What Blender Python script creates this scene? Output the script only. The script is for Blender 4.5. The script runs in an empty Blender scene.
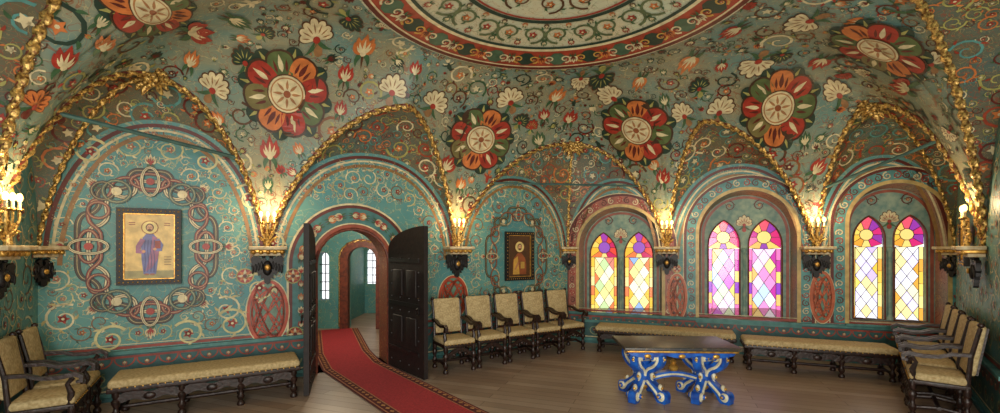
import bpy, bmesh, math, random
from mathutils import Vector, Matrix
from mathutils.bvhtree import BVHTree
random.seed(7)
sc=bpy.context.scene
try:
    sc.view_settings.view_transform='Standard'
    sc.view_settings.look='None'
except Exception: pass
pi=math.pi
EYE=2.0; F=450.0; HY=248.0
def lin(c):
    r=[]
    for x in c[:3]:
        x=x/255.0
        r.append(x/12.92 if x<=.04045 else ((x+.055)/1.055)**2.4)
    return (r[0],r[1],r[2],1.0)
# ------------------------------------------------------------ materials
def newmat(name):
    m=bpy.data.materials.new(name); m.use_nodes=True
    nt=m.node_tree; b=nt.nodes['Principled BSDF']; return m,nt,b
def mat(name,c1,c2=None,scale=6,rough=.6,metal=0,bump=0,detail=4,coat=0):
    m,nt,b=newmat(name)
    b.inputs['Roughness'].default_value=rough; b.inputs['Metallic'].default_value=metal
    if c2 is None: c2=tuple(x*.8 for x in c1)
    tc=nt.nodes.new('ShaderNodeTexCoord'); n=nt.nodes.new('ShaderNodeTexNoise')
    n.inputs['Scale'].default_value=scale; n.inputs['Detail'].default_value=detail
    nt.links.new(tc.outputs['Object'],n.inputs['Vector'])
    r=nt.nodes.new('ShaderNodeValToRGB')
    r.color_ramp.elements[0].position=.35; r.color_ramp.elements[1].position=.65
    r.color_ramp.elements[0].color=lin(c2); r.color_ramp.elements[1].color=lin(c1)
    nt.links.new(n.outputs['Fac'],r.inputs['Fac']); nt.links.new(r.outputs['Color'],b.inputs['Base Color'])
    if bump:
        bp=nt.nodes.new('ShaderNodeBump'); bp.inputs['Strength'].default_value=bump; bp.inputs['Distance'].default_value=.02
        nt.links.new(n.outputs['Fac'],bp.inputs['Height']); nt.links.new(bp.outputs['Normal'],b.inputs['Normal'])
    if coat: b.inputs['Coat Weight'].default_value=coat
    return m
def ornmat(name,base,base2,l1,l2,scale=5,rough=.55,amt=.6):
    """plaster with fine painted tendrils (procedural)"""
    m,nt,b=newmat(name); b.inputs['Roughness'].default_value=rough
    N=nt.nodes.new; L=nt.links.new
    tc=N('ShaderNodeTexCoord')
    n=N('ShaderNodeTexNoise'); n.inputs['Scale'].default_value=1.3; n.inputs['Detail'].default_value=5
    L(tc.outputs['Object'],n.inputs['Vector'])
    mix=N('ShaderNodeMix'); mix.data_type='RGBA'; mix.inputs['A'].default_value=lin(base); mix.inputs['B'].default_value=lin(base2)
    r=N('ShaderNodeValToRGB'); r.color_ramp.elements[0].position=.35; r.color_ramp.elements[1].position=.65
    L(n.outputs['Fac'],r.inputs['Fac']); L(r.outputs['Color'],mix.inputs['Factor'])
    prev=mix.outputs['Result']
    for k,(col,sc_,th) in enumerate(((l1,scale,.035),(l2,scale*1.6,.03))):
        nn=N('ShaderNodeTexNoise'); nn.inputs['Scale'].default_value=sc_; nn.inputs['Detail'].default_value=0.6; nn.inputs['Distortion'].default_value=1.6
        mp=N('ShaderNodeMapping'); mp.inputs['Location'].default_value=(k*7.3,k*3.1,1)
        L(tc.outputs['Object'],mp.inputs['Vector']); L(mp.outputs['Vector'],nn.inputs['Vector'])
        s=N('ShaderNodeMath'); s.operation='SUBTRACT'; s.inputs[1].default_value=.5; L(nn.outputs['Fac'],s.inputs[0])
        a=N('ShaderNodeMath'); a.operation='ABSOLUTE'; L(s.outputs[0],a.inputs[0])
        l=N('ShaderNodeMath'); l.operation='LESS_THAN'; l.inputs[1].default_value=th*.4; L(a.outputs[0],l.inputs[0])
        mm=N('ShaderNodeMath'); mm.operation='MULTIPLY'; mm.inputs[1].default_value=amt; L(l.outputs[0],mm.inputs[0])
        mx=N('ShaderNodeMix'); mx.data_type='RGBA'; L(mm.outputs[0],mx.inputs['Factor']); L(prev,mx.inputs['A']); mx.inputs['B'].default_value=lin(col)
        prev=mx.outputs['Result']
    L(prev,b.inputs['Base Color'])
    return m
def attrmat(name,rough=.5,metal=0):
    m,nt,b=newmat(name); b.inputs['Roughness'].default_value=rough; b.inputs['Metallic'].default_value=metal
    a=nt.nodes.new('ShaderNodeAttribute'); a.attribute_name='Col'
    n=nt.nodes.new('ShaderNodeTexNoise'); n.inputs['Scale'].default_value=9; n.inputs['Detail'].default_value=5
    tc=nt.nodes.new('ShaderNodeTexCoord'); nt.links.new(tc.outputs['Object'],n.inputs['Vector'])
    r=nt.nodes.new('ShaderNodeMapRange'); r.inputs['From Min'].default_value=.3; r.inputs['From Max'].default_value=.7; r.inputs['To Min'].default_value=.62; r.inputs['To Max'].default_value=1.05
    nt.links.new(n.outputs['Fac'],r.inputs['Value'])
    v=nt.nodes.new('ShaderNodeVectorMath'); v.operation='SCALE'
    nt.links.new(a.outputs['Color'],v.inputs[0]); nt.links.new(r.outputs['Result'],v.inputs['Scale'])
    nt.links.new(v.outputs[0],b.inputs['Base Color'])
    return m
M_wall=ornmat('teal_painted_plaster',(70,132,136),(92,144,136),(176,178,132),(124,96,68),4.5,.5,.5)
M_vault=ornmat('vault_painted_plaster',(100,134,126),(138,134,104),(136,80,52),(178,166,120),4.4,.5,.65)
M_web=ornmat('lunette_painted_plaster',(72,98,92),(96,88,62),(140,64,40),(160,140,88),7)
M_medal=ornmat('medallion_plaster',(186,192,164),(198,184,148),(110,124,90),(150,100,64),4,.5,.5)
M_paint=attrmat('tempera_paint',.45)
M_gold=mat('gilded_rope',(236,196,112),(96,60,22),34,.36,.6,.5)
M_goldflat=mat('gold_leaf',(224,178,86),(166,112,46),20,.38,.6)
M_cream=mat('cream_stone',(214,200,164),(176,150,108),14,.6)
M_black=mat('blackened_iron',(28,22,22),(12,10,11),20,.5,.1)
M_dark=mat('dark_carved_oak',(48,26,19),(22,11,9),26,.42,0,.3)
M_door=mat('door_dark_oak',(30,17,15),(16,8,8),16,.65,0,.2)
M_fab=mat('cream_brocade',(196,176,132),(160,138,94),34,.85,0,.15)
M_teal=mat('teal_trim_paint',(56,112,112),(44,92,96),8,.5)
M_teal2=mat('teal_trim_light',(80,136,132),(60,112,110),8,.5)
M_rod=mat('tie_rod_paint',(70,106,100),(50,80,78),8,.5)
M_blue=mat('blue_enamel_wood',(24,96,190),(16,58,140),10,.35,0,0,3,.3)
M_white=mat('white_enamel_wood',(216,212,186),(180,172,144),10,.4)
M_top=ornmat('table_top_marquetry',(44,50,56),(64,56,44),(120,104,70),(90,60,40),7,.42,.5)
M_reveal=ornmat('window_reveal_plaster',(180,116,98),(112,124,112),(96,50,40),(206,170,110),6)
M_reveal2=ornmat('door_reveal_plaster',(142,76,50),(108,64,46),(196,150,90),(60,90,80),7)
M_mull=mat('window_stone_mullion',(140,158,138),(96,130,122),10,.55)
M_redwood=mat('red_brown_moulding',(120,56,36),(80,36,26),14,.5)
def floormat():
    m,nt,b=newmat('worn_oak_parquet'); N=nt.nodes.new; L=nt.links.new
    tc=N('ShaderNodeTexCoord'); mp=N('ShaderNodeMapping'); mp.inputs['Rotation'].default_value=(0,0,.35)
    L(tc.outputs['Object'],mp.inputs['Vector'])
    br=N('ShaderNodeTexBrick'); br.inputs['Scale'].default_value=1.0; br.inputs['Brick Width'].default_value=2.2; br.inputs['Row Height'].default_value=.16
    br.inputs['Mortar Size'].default_value=.005
    br.inputs['Color1'].default_value=lin((170,150,132)); br.inputs['Color2'].default_value=lin((146,124,106)); br.inputs['Mortar'].default_value=lin((104,84,70))
    L(mp.outputs['Vector'],br.inputs['Vector'])
    n=N('ShaderNodeTexNoise'); n.inputs['Scale'].default_value=1.2; n.inputs['Detail'].default_value=6; L(tc.outputs['Object'],n.inputs['Vector'])
    mx=N('ShaderNodeMix'); mx.data_type='RGBA'; mx.blend_type='MULTIPLY'; mx.inputs['Factor'].default_value=.5
    r=N('ShaderNodeValToRGB'); r.color_ramp.elements[0].position=.3; r.color_ramp.elements[0].color=(.55,.5,.48,1); r.color_ramp.elements[1].position=.7; r.color_ramp.elements[1].color=(1,1,1,1)
    L(n.outputs['Fac'],r.inputs['Fac']); L(br.outputs['Color'],mx.inputs['A']); L(r.outputs['Color'],mx.inputs['B'])
    L(mx.outputs['Result'],b.inputs['Base Color']); b.inputs['Roughness'].default_value=.38
    return m
M_floor=floormat()
def glassmat():
    m=bpy.data.materials.new('stained_glass'); m.use_nodes=True; nt=m.node_tree; nt.nodes.clear(); N=nt.nodes.new; L=nt.links.new
    a=N('ShaderNodeAttribute'); a.attribute_name='Col'
    t=N('ShaderNodeBsdfTransparent'); g=N('ShaderNodeBsdfGlossy'); g.inputs['Roughness'].default_value=.15
    L(a.outputs['Color'],t.inputs['Color']); mx=N('ShaderNodeMixShader'); mx.inputs[0].default_value=.04
    L(t.outputs[0],mx.inputs[1]); L(g.outputs[0],mx.inputs[2]); o=N('ShaderNodeOutputMaterial'); L(mx.outputs[0],o.inputs[0]); return m
M_glass=glassmat()
def emat(name,c,s):
    m=bpy.data.materials.new(name); m.use_nodes=True; nt=m.node_tree; nt.nodes.clear()
    e=nt.nodes.new('ShaderNodeEmission'); e.inputs[0].default_value=lin(c); e.inputs[1].default_value=s
    o=nt.nodes.new('ShaderNodeOutputMaterial'); nt.links.new(e.outputs[0],o.inputs[0]); return m
M_flame=emat('candle_bulb_glow',(255,200,110),9)
# ------------------------------------------------------------ mesh helpers
def link(o,parent=None):
    sc.collection.objects.link(o)
    if parent: o.parent=parent
    return o
def mk(name,v,f,mats,parent=None,smooth=False,mi=None):
    me=bpy.data.meshes.new(name); me.from_pydata([tuple(p) for p in v],[],f)
    if not isinstance(mats,(list,tuple)): mats=[mats]
    for m in mats: me.materials.append(m)
    if mi: me.polygons.foreach_set('material_index',mi)
    if smooth: me.polygons.foreach_set('use_smooth',[True]*len(f))
    me.update(); return link(bpy.data.objects.new(name,me),parent)
def empty(name):
    return link(bpy.data.objects.new(name,None))
class MB:
    def __init__(s): s.v=[];s.f=[];s.m=[]
    def add(s,v,f,mi,M=None):
        b=len(s.v)
        s.v+= [ (M@Vector(p) if M else Vector(p)) for p in v]
        s.f+= [tuple(i+b for i in q) for q in f]; s.m+=[mi]*len(f)
    def box(s,c,d,mi=0,M=None):
        x,y,z=c;a,b,e=d[0]/2,d[1]/2,d[2]/2
        v=[(x+i*a,y+j*b,z+k*e) for k in(-1,1) for j in(-1,1) for i in(-1,1)]
        s.add(v,[(0,2,3,1),(4,5,7,6),(0,1,5,4),(2,6,7,3),(0,4,6,2),(1,3,7,5)],mi,M)
    def rbox(s,c,d,r,mi=0,M=None):
        bm=bmesh.new(); bmesh.ops.create_cube(bm,size=1)
        for v in bm.verts: v.co=Vector((v.co.x*d[0],v.co.y*d[1],v.co.z*d[2]))
        bmesh.ops.bevel(bm,geom=bm.edges[:],offset=r,segments=3,profile=.5,affect='EDGES')
        bm.verts.index_update()
        s.add([v.co+Vector(c) for v in bm.verts],[tuple(q.index for q in f.verts) for f in bm.faces],mi,M); bm.free()
    def lathe(s,prof,c=(0,0,0),mi=0,n=12,M=None):
        v=[];f=[]
        for r,z in prof:
            for k in range(n):
                a=2*pi*k/n; v.append((c[0]+r*math.cos(a),c[1]+r*math.sin(a),c[2]+z))
        for i in range(len(prof)-1):
            for k in range(n):
                k2=(k+1)%n; f.append((i*n+k,i*n+k2,(i+1)*n+k2,(i+1)*n+k))
        f.append(tuple(range(n-1,-1,-1))); f.append(tuple((len(prof)-1)*n+k for k in range(n)))
        s.add(v,f,mi,M)
    def ball(s,c,r,mi=0,sc3=(1,1,1),M=None,n=10):
        v=[];f=[];m=n//2+1
        for i in range(m+1):
            t=pi*i/m
            for k in range(n):
                a=2*pi*k/n; v.append((c[0]+r*sc3[0]*math.sin(t)*math.cos(a),c[1]+r*sc3[1]*math.sin(t)*math.sin(a),c[2]-r*sc3[2]*math.cos(t)))
        for i in range(m):
            for k in range(n):
                k2=(k+1)%n; f.append((i*n+k,i*n+k2,(i+1)*n+k2,(i+1)*n+k))
        s.add(v,f,mi,M)
    def tube(s,pts,rad,mi=0,n=8,M=None,lobes=0,twist=0,amp=.28,bead=0):
        pts=[Vector(p) for p in pts]; v=[];f=[]
        if not hasattr(rad,'__len__'): rad=[rad]*len(pts)
        up=None; L=0
        for i,p in enumerate(pts):
            t=(pts[min(i+1,len(pts)-1)]-pts[max(i-1,0)]).normalized()
            if up is None:
                up=Vector((0,0,1)) if abs(t.z)<.9 else Vector((1,0,0))
            x=t.cross(up).normalized(); u=x.cross(t).normalized()
            up=u
            if i: L+=(p-pts[i-1]).length
            for k in range(n):
                a=2*pi*k/n; r=rad[i]
                if lobes: r*=1+amp*math.cos(lobes*a+twist*L)
                v.append(p+x*math.cos(a)*r+u*math.sin(a)*r)
        for i in range(len(pts)-1):
            for k in range(n):
                k2=(k+1)%n; f.append((i*n+k,i*n+k2,(i+1)*n+k2,(i+1)*n+k))
        f.append(tuple(range(n-1,-1,-1))); f.append(tuple((len(pts)-1)*n+k for k in range(n)))
        s.add(v,f,mi,M)
    def band(s,pts,wn,tw,th,mi=0,M=None):
        pts=[Vector(p) for p in pts]; wn=Vector(wn).normalized(); v=[];f=[]
        if not hasattr(th,'__len__'): th=[th]*len(pts)
        for i,p in enumerate(pts):
            t=(pts[min(i+1,len(pts)-1)]-pts[max(i-1,0)]).normalized(); u=t.cross(wn).normalized()
            for a,b in((-1,-1),(1,-1),(1,1),(-1,1)): v.append(p+wn*a*tw/2+u*b*th[i]/2)
        for i in range(len(pts)-1):
            for k in range(4):
                k2=(k+1)%4; f.append((i*4+k,i*4+k2,(i+1)*4+k2,(i+1)*4+k))
        f.append((3,2,1,0)); e=(len(pts)-1)*4; f.append((e,e+1,e+2,e+3)); s.add(v,f,mi,M)
    def prism(s,out,th,mi=0,M=None):
        n=len(out); v=[(x,-th/2,z) for x,z in out]+[(x,th/2,z) for x,z in out]
        f=[tuple(range(n)),tuple(range(2*n-1,n-1,-1))]+[(k,n+k,n+(k+1)%n,(k+1)%n) for k in range(n)]
        s.add(v,f,mi,M)
    def done(s,name,mats,parent=None,smooth=True,loc=None,rot=None):
        o=mk(name,s.v,s.f,mats,parent,False,s.m)
        if smooth:
            o.data.polygons.foreach_set('use_smooth',[True]*len(s.f))
            try: o.data.set_sharp_from_angle(angle=math.radians(40))
            except Exception: pass
        if loc is not None: o.location=loc
        if rot is not None: o.rotation_euler=(0,0,rot)
        return o
# ------------------------------------------------------------ plan
V2=lambda x,y:Vector((x,y))
K_A=V2(-5.70,5.55); K_C=V2(1.47,9.75); K_R=V2(7.47,7.38)
S1=V2(-4.95,4.35); S0=V2(-4.95,-3.0); SF=V2(5.3,-3.0); PR=V2(5.3,4.69)
CEN=V2(0.65,5.0); R0=2.28; ZR=4.9; ZS=2.0
class Wall:
    def __init__(s,A,B,inside=CEN):
        s.A=A;s.B=B;s.L=(B-A).length;s.D=(B-A)/s.L; n=V2(-s.D.y,s.D.x)
        if (inside-A).dot(n)<0: n=-n
        s.N=n
    def P(s,a,z,off=0):
        p=s.A+s.D*a+s.N*off; return Vector((p.x,p.y,z))
    def s(s_,x,off=0):
        u=(x-500)/F; A=s_.A+s_.N*off; D=s_.D
        return (u*A.y-A.x)/(D.x-u*D.y)
    def sz(s_,x,y,off=0):
        a=s_.s(x,off); p=s_.A+s_.D*a+s_.N*off; return a,EYE-(y-HY)/F*p.y
    def pt(s_,x):
        return s_.A+s_.D*s_.s(x)
    def map(s_,base=.004):
        return lambda a,b,l=0: s_.P(a,b,base+.003*l)
WL=Wall(K_A,K_C); WB=Wall(K_C,K_R); WR=Wall(K_R,PR); WNL=Wall(K_A,S1)
SA=WL.pt(267); SB=WL.pt(455); SC=WB.pt(667); SD=WB.pt(815); SE=WR.pt(985)
TA=(V2(-4.39,5.72),4.2);TB=(V2(-1.41,6.92),4.2);TC=(V2(1.51,9.25),4.15);TD=(V2(3.52,7.73),4.2);TE=(V2(5.66,6.92),4.2)
TG=(V2(-3.3,3.75),4.5);TF=(V2(3.7,4.2),4.55);TBK=(V2(.2,-1.5),4.5)
NG=26
def groin(P0,T,n=NG):
    out=[]
    for i in range(n+1):
        t=(i/n)**1.4
        p=P0.lerp(T[0],t); z=ZS+(T[1]-ZS)*(1-(1-t)**2)**.75
        out.append(Vector((p.x,p.y,z)))
    return out
seq=[(S0,TG,S1),(S1,TA,SA),(SA,TB,SB),(SB,TC,SC),(SC,TD,SD),(SD,TE,SE),(SE,TF,SF),(SF,TBK,S0)]
loop=[]
for a,t,b in seq:
    loop+=groin(a,t)[:-1]; loop+=list(reversed(groin(b,t)))[:-1]
NV=18; v=[];f=[]; n=len(loop)
for g in loop:
    gp=V2(g.x,g.y); r=CEN+(gp-CEN).normalized()*R0
    H=ZR-ZS; q=max(0,(g.z-ZS)/H); u0=1-math.sqrt(max(0,1-q*q))
    for j in range(NV+1):
        w=j/NV; u=u0+(1-u0)*w; p=gp.lerp(r,w); z=ZS+H*math.sqrt(max(0,1-(1-u)**2))
        v.append(Vector((p.x,p.y,z)))
for i in range(n):
    i2=(i+1)%n
    for j in range(NV): f.append((i*(NV+1)+j,i*(NV+1)+j+1,i2*(NV+1)+j+1,i2*(NV+1)+j))
ceiling=mk('ceiling',v,f,M_vault,None,True)
vault_v=list(v); vault_f=list(f)
dv=[];df=[];ND=64;NR=8
for j in range(NR+1):
    r=(R0+.02)*(1-j/NR)
    for k in range(ND):
        a=2*pi*k/ND; dv.append(Vector((CEN.x+r*math.cos(a),CEN.y+r*math.sin(a),ZR-.006+.30*(1-(r/R0)**2))))
for j in range(NR):
    for k in range(ND):
        k2=(k+1)%ND; df.append((j*ND+k,j*ND+k2,(j+1)*ND+k2,(j+1)*ND+k))
mk('ceiling_medallion',dv,df,M_medal,ceiling,True)
def warch(t,h): return h*max(0,1-abs(2*t-1)**2.2)**.55
webs=[(S1,TA,K_A,1.5,0),(K_A,TA,SA,1.75,1),(SA,TB,SB,1.6,1),(SB,TC,K_C,1.45,1),(K_C,TC,SC,1.45,1),(SC,TD,SD,1.6,1),(SD,TE,K_R,1.6,1),(K_R,TE,SE,1.5,1),(S0,TG,S1,2.1,0),(SE,TF,SF,2.1,0),(SF,TBK,S0,2.1,0)]
wv=[];wf=[]
for P0,T,P1,h,_ in webs:
    c=groin(P0,T)+list(reversed(groin(P1,T)))[1:]
    m=len(c); b=len(wv)
    for i,g in enumerate(c):
        t=i/(m-1); t=.5-.5*math.cos(pi*t)
        p=P0.lerp(P1,t); w=Vector((p.x,p.y,ZS+warch(t,h)))
        for j in range(9):
            q=g.lerp(w,j/8); q.z+=.10*math.sin(pi*j/8)*math.sin(pi*t); wv.append(q)
    for i in range(m-1):
        for j in range(8): wf.append((b+i*9+j,b+i*9+j+1,b+(i+1)*9+j+1,b+(i+1)*9+j))
mk('ceiling_lunettes',wv,wf,M_web,ceiling,True)
bv_v=BVHTree.FromPolygons(vault_v,vault_f); bv_w=BVHTree.FromPolygons(wv,wf); bv_d=BVHTree.FromPolygons(dv,df)
# ------------------------------------------------------------ walls
def arch_out(s0,s1,z0,zt,n=18,pointed=False,ry=None):
    w=(s1-s0)/2; c=(s0+s1)/2
    pts=[(s0,z0),(s1,z0)]
    if pointed:
        h=.866*2*w; zs=zt-h
        for k in range(n//2+1):
            a=(pi/3)*k/(n//2); pts.append((s0+2*w*math.cos(a),zs+2*w*math.sin(a)))
        for k in range(n//2-1,-1,-1):
            a=(pi/3)*k/(n//2); pts.append((s1-2*w*math.cos(a),zs+2*w*math.sin(a)))
    else:
        h=ry or w; zs=zt-h
        for k in range(n+1):
            a=pi*k/n; pts.append((c+w*math.cos(a),zs+h*math.sin(a)))
    return pts
def panel(name,W,outer,holes,off,th,m,parent=None):
    cu=bpy.data.curves.new('tmp','CURVE'); cu.dimensions='2D'; cu.fill_mode='BOTH'; cu.extrude=th/2
    for loop_ in [outer]+holes:
        sp=cu.splines.new('POLY'); sp.points.add(len(loop_)-1)
        for i,(a,b) in enumerate(loop_): sp.points[i].co=(a,b,0,1)
        sp.use_cyclic_u=True
    o=bpy.data.objects.new('tmp',cu); sc.collection.objects.link(o)
    dg=bpy.context.evaluated_depsgraph_get(); me=bpy.data.meshes.new_from_object(o.evaluated_get(dg))
    bpy.data.objects.remove(o); bpy.data.curves.remove(cu)
    for v_ in me.vertices:
        c=v_.co.copy(); v_.co=W.P(c.x,c.y,off-th/2+c.z)
    me.name=name; me.materials.clear(); me.materials.append(m)
    return link(bpy.data.objects.new(name,me),parent)
def rect(a,b,c,d): return [(a,c),(b,c),(b,d),(a,d)]
def loft(name,W,o1,off1,o2,off2,m,parent=None):
    n_=len(o1); v=[W.P(a,b,off1) for a,b in o1]+[W.P(a,b,off2) for a,b in o2]
    return mk(name,v,[(k,(k+1)%n_,n_+(k+1)%n_,n_+k) for k in range(n_)],m,parent)
ds0,_=WL.sz(316,248); ds1,_=WL.sz(388,248); dtop=WL.sz(352,229)[1]
door_out=arch_out(ds0,ds1,0.0,dtop)
door_hole=arch_out(ds0,ds1,-.02,dtop)
wall_left=panel('wall_left',WL,rect(-.02,WL.L+.02,-.05,5.3),[door_hole],0,.06,M_wall)
wins=[]
for (x0,x1,yt,ys) in ((579,662,207,321),(699,797,190,322),(849,962,183,326)):
    a=WB.s(x0); b=min(WB.s(x1),WB.L-.10); xm=500+F*((WB.P((a+b)/2,0)).x/(WB.P((a+b)/2,0)).y)
    wins.append((a,b,WB.sz(xm,ys)[1],WB.sz(xm,yt)[1]))
wall_back=panel('wall_back',WB,rect(-.02,WB.L+.02,-.05,5.3),[arch_out(*w) for w in wins],0,.06,M_wall)
wall_right=panel('wall_right',WR,rect(-.02,WR.L,-.05,5.3),[],0,.06,M_wall)
wall_near_left=panel('wall_near_left',WNL,rect(-.02,WNL.L,-.05,5.3),[],0,.06,M_wall)
W1=Wall(S1,S0); W2=Wall(PR,SF); W3=Wall(S0,SF)
panel('wall_side_left',W1,rect(0,W1.L+.05,-.05,5.3),[],0,.06,M_wall)
panel('wall_side_right',W2,rect(0,W2.L+.05,-.05,5.3),[],0,.06,M_wall)
panel('wall_rear',W3,rect(-.05,W3.L+.05,-.05,5.3),[],0,.06,M_wall)
mk('floor',[(-8,-4,0),(9,-4,0),(9,15,0),(-8,15,0)],[(0,1,2,3)],M_floor)
mk('roof_slab',[(-8,-4,5.35),(9,-4,5.35),(9,11,5.35),(-8,11,5.35)],[(0,3,2,1)],M_teal,ceiling)
# ------------------------------------------------------------ painter
class Painter:
    def __init__(s): s.v=[];s.f=[];s.c=[]
    def face(s,pts,col):
        if any(p is None for p in pts): return
        b=len(s.v); s.v+=pts; s.f.append(tuple(range(b,b+len(pts)))); s.c.append(lin(col))
    def ribbon(s,m,pts,w,col,l=0):
        n_=len(pts); L=[];R=[]
        for i in range(n_):
            a=pts[max(i-1,0)];b=pts[min(i+1,n_-1)]; dx=b[0]-a[0];dy=b[1]-a[1];d=math.hypot(dx,dy) or 1
            ww=w(i/(n_-1)) if callable(w) else w
            nx,ny=-dy/d*ww/2,dx/d*ww/2
            L.append(m(pts[i][0]+nx,pts[i][1]+ny,l));R.append(m(pts[i][0]-nx,pts[i][1]-ny,l))
        for i in range(n_-1): s.face([L[i],R[i],R[i+1],L[i+1]],col)
    def petal(s,m,x,y,a,ln,wd,col,l=0,curl=0,n=6,tip=.7):
        pts=[]
        px,py,aa=x,y,a
        for i in range(n+1):
            pts.append((px,py)); aa=a+curl*(i/n); px+=math.cos(aa)*ln/n; py+=math.sin(aa)*ln/n
        s.ribbon(m,pts,lambda t:wd*(math.sin(pi*min(.98,max(.03,t**tip)))),col,l)
    def round_petal(s,m,x,y,a,ln,wd,col,l=0):
        T=[0,.15,.32,.48,.62,.74,.84,.91,.96,1.0]; Wd=[.16,.36,.62,.84,.97,1.0,.93,.80,.60,.25]
        ca,sa=math.cos(a),math.sin(a); L=[];M_=[];R=[]
        for t,w in zip(T,Wd):
            for k,arr in((-1,L),(0,M_),(1,R)):
                u=ln*t; q=wd*.5*w*k; arr.append(m(x+ca*u-sa*q,y+sa*u+ca*q,l))
        for i in range(len(T)-1):
            s.face([L[i],M_[i],M_[i+1],L[i+1]],col); s.face([M_[i],R[i],R[i+1],M_[i+1]],col)
    def disc(s,m,x,y,r,col,l=0,n=12,rings=1,ry=None):
        ry=ry or r
        for j in range(rings):
            r1=(j+1)/rings; r0=j/rings
            for k in range(n):
                a=2*pi*k/n;b=2*pi*(k+1)/n
                P=lambda q,t:m(x+r*q*math.cos(t),y+ry*q*math.sin(t),l)
                if j==0: s.face([m(x,y,l),P(r1,a),P(r1,b)],col)
                else: s.face([P(r0,a),P(r1,a),P(r1,b),P(r0,b)],col)
    def ring(s,m,x,y,r,w,col,l=0,n=24,ry=None):
        ry=ry or r
        pts=[(x+r*math.cos(2*pi*k/n),y+ry*math.sin(2*pi*k/n)) for k in range(n+1)]; s.ribbon(m,pts,w,col,l)
    def rect(s,m,a,b,c,d,col,l=0): s.face([m(a,c,l),m(b,c,l),m(b,d,l),m(a,d,l)],col)
    def done(s,name,parent):
        me=bpy.data.meshes.new(name); me.from_pydata([tuple(p) for p in s.v],[],s.f)
        at=me.color_attributes.new('Col','FLOAT_COLOR','CORNER'); buf=[]
        for f_,c in zip(s.f,s.c): buf+=list(c)*len(f_)
        at.data.foreach_set('color',buf); me.materials.append(M_paint)
        return link(bpy.data.objects.new(name,me),parent)
CR=(220,206,162);RED=(164,52,38);DR=(98,36,26);OR=(204,118,60);GR=(60,96,62);DG=(36,60,48);BR=(92,60,36);TL=(88,148,142);YG=(166,162,92);PK=(200,138,110);GD=(204,160,76)
def spiral(p,m,x,y,R,a0,dr,col,w,turns=1.35,leaf=None,fl=None,l=0,n=22):
    pts=[]
    for i in range(n+1):
        t=i/n; r=R*(1-.84*t); a=a0+dr*turns*2*pi*t; pts.append((x+r*math.cos(a),y+r*math.sin(a)))
    p.ribbon(m,pts,lambda t:w*(1.15-.6*t),col,l)
    if leaf:
        for k in (2,5,8,12):
            q=pts[k]; a=math.atan2(q[1]-y,q[0]-x)+dr*.7; p.petal(m,q[0],q[1],a,R*.42,R*.17,leaf,l+1,curl=dr*.9,n=4)
    if fl:
        p.disc(m,x,y,R*.20,fl,l+1,8)
        for k in range(5):
            a=k*2*pi/5; p.petal(m,x,y,a,R*.34,R*.2,fl,l+1,n=3)
        p.disc(m,x,y,R*.09,CR,l+2,6)
def tulip(p,m,x,y,s_,a,c1,c2,l=0):
    for d,ln in ((-1.1,.8),(1.1,.8),(-.6,1),(.6,1),(0,1.15)):
        p.petal(m,x,y,a+d,s_*ln,s_*.46,c1,l,curl=-d*.9,n=6)
        p.petal(m,x,y,a+d,s_*ln*.7,s_*.14,c2,l+1,curl=-d*.9,n=5)
    for d in (-2.2,2.2): p.petal(m,x,y,a+d,s_*.8,s_*.25,GR,l,curl=d*.6,n=5)
    p.disc(m,x,y,s_*.16,c2,l+2,8)
    p.petal(m,x,y,a+pi,s_*.8,s_*.12,BR,l,n=4)
def acanthus(p,m,x,y,s_,a,c1,c2,l=0):
    for d in (-1.35,-.9,-.45,0,.45,.9,1.35):
        ln=1.05-.22*abs(d); p.round_petal(m,x,y,a+d,s_*ln*1.08,s_*.42,BR,l); p.round_petal(m,x,y,a+d,s_*ln,s_*.34,c1,l+1)
        p.petal(m,x+s_*.3*math.cos(a+d),y+s_*.3*math.sin(a+d),a+d,s_*ln*.5,s_*.07,c2,l+2,n=3)
    p.round_petal(m,x,y,a+pi,s_*.75,s_*.4,c2,l); p.petal(m,x,y,a+pi-.5,s_*.9,s_*.2,GR,l,curl=-.9,n=5); p.petal(m,x,y,a+pi+.5,s_*.9,s_*.2,GR,l,curl=.9,n=5)
    p.disc(m,x,y,s_*.17,RED,l+3,10)
def bird(p,m,x,y,s_,a,c1,c2,l=0):
    """small painted bird: body, tail, two wings, head with beak"""
    ca,sa=math.cos(a),math.sin(a); T=lambda u,v_:(x+s_*(u*ca-v_*sa),y+s_*(u*sa+v_*ca))
    q=T(-.45,0); p.round_petal(m,q[0],q[1],a,s_*1.0,s_*.5,c1,l+1)
    for d in(-.35,0,.35):
        q=T(-.35,0); p.petal(m,q[0],q[1],a+pi+d,s_*.8,s_*.2,c2,l)
    for d in(-1,1):
        for e_ in(.0,.35): 
            q=T(.05,0); p.petal(m,q[0],q[1],a+d*(1.75+e_),s_*.85,s_*.26,c2 if e_ else c1,l,curl=d*.5)
    q=T(.62,.08); p.disc(m,q[0],q[1],s_*.2,c1,l+2,10); q=T(.78,.08); p.petal(m,q[0],q[1],a,s_*.25,s_*.1,OR,l+1,n=3); q=T(.66,.12); p.disc(m,q[0],q[1],s_*.05,DR,l+3,6)
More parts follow.
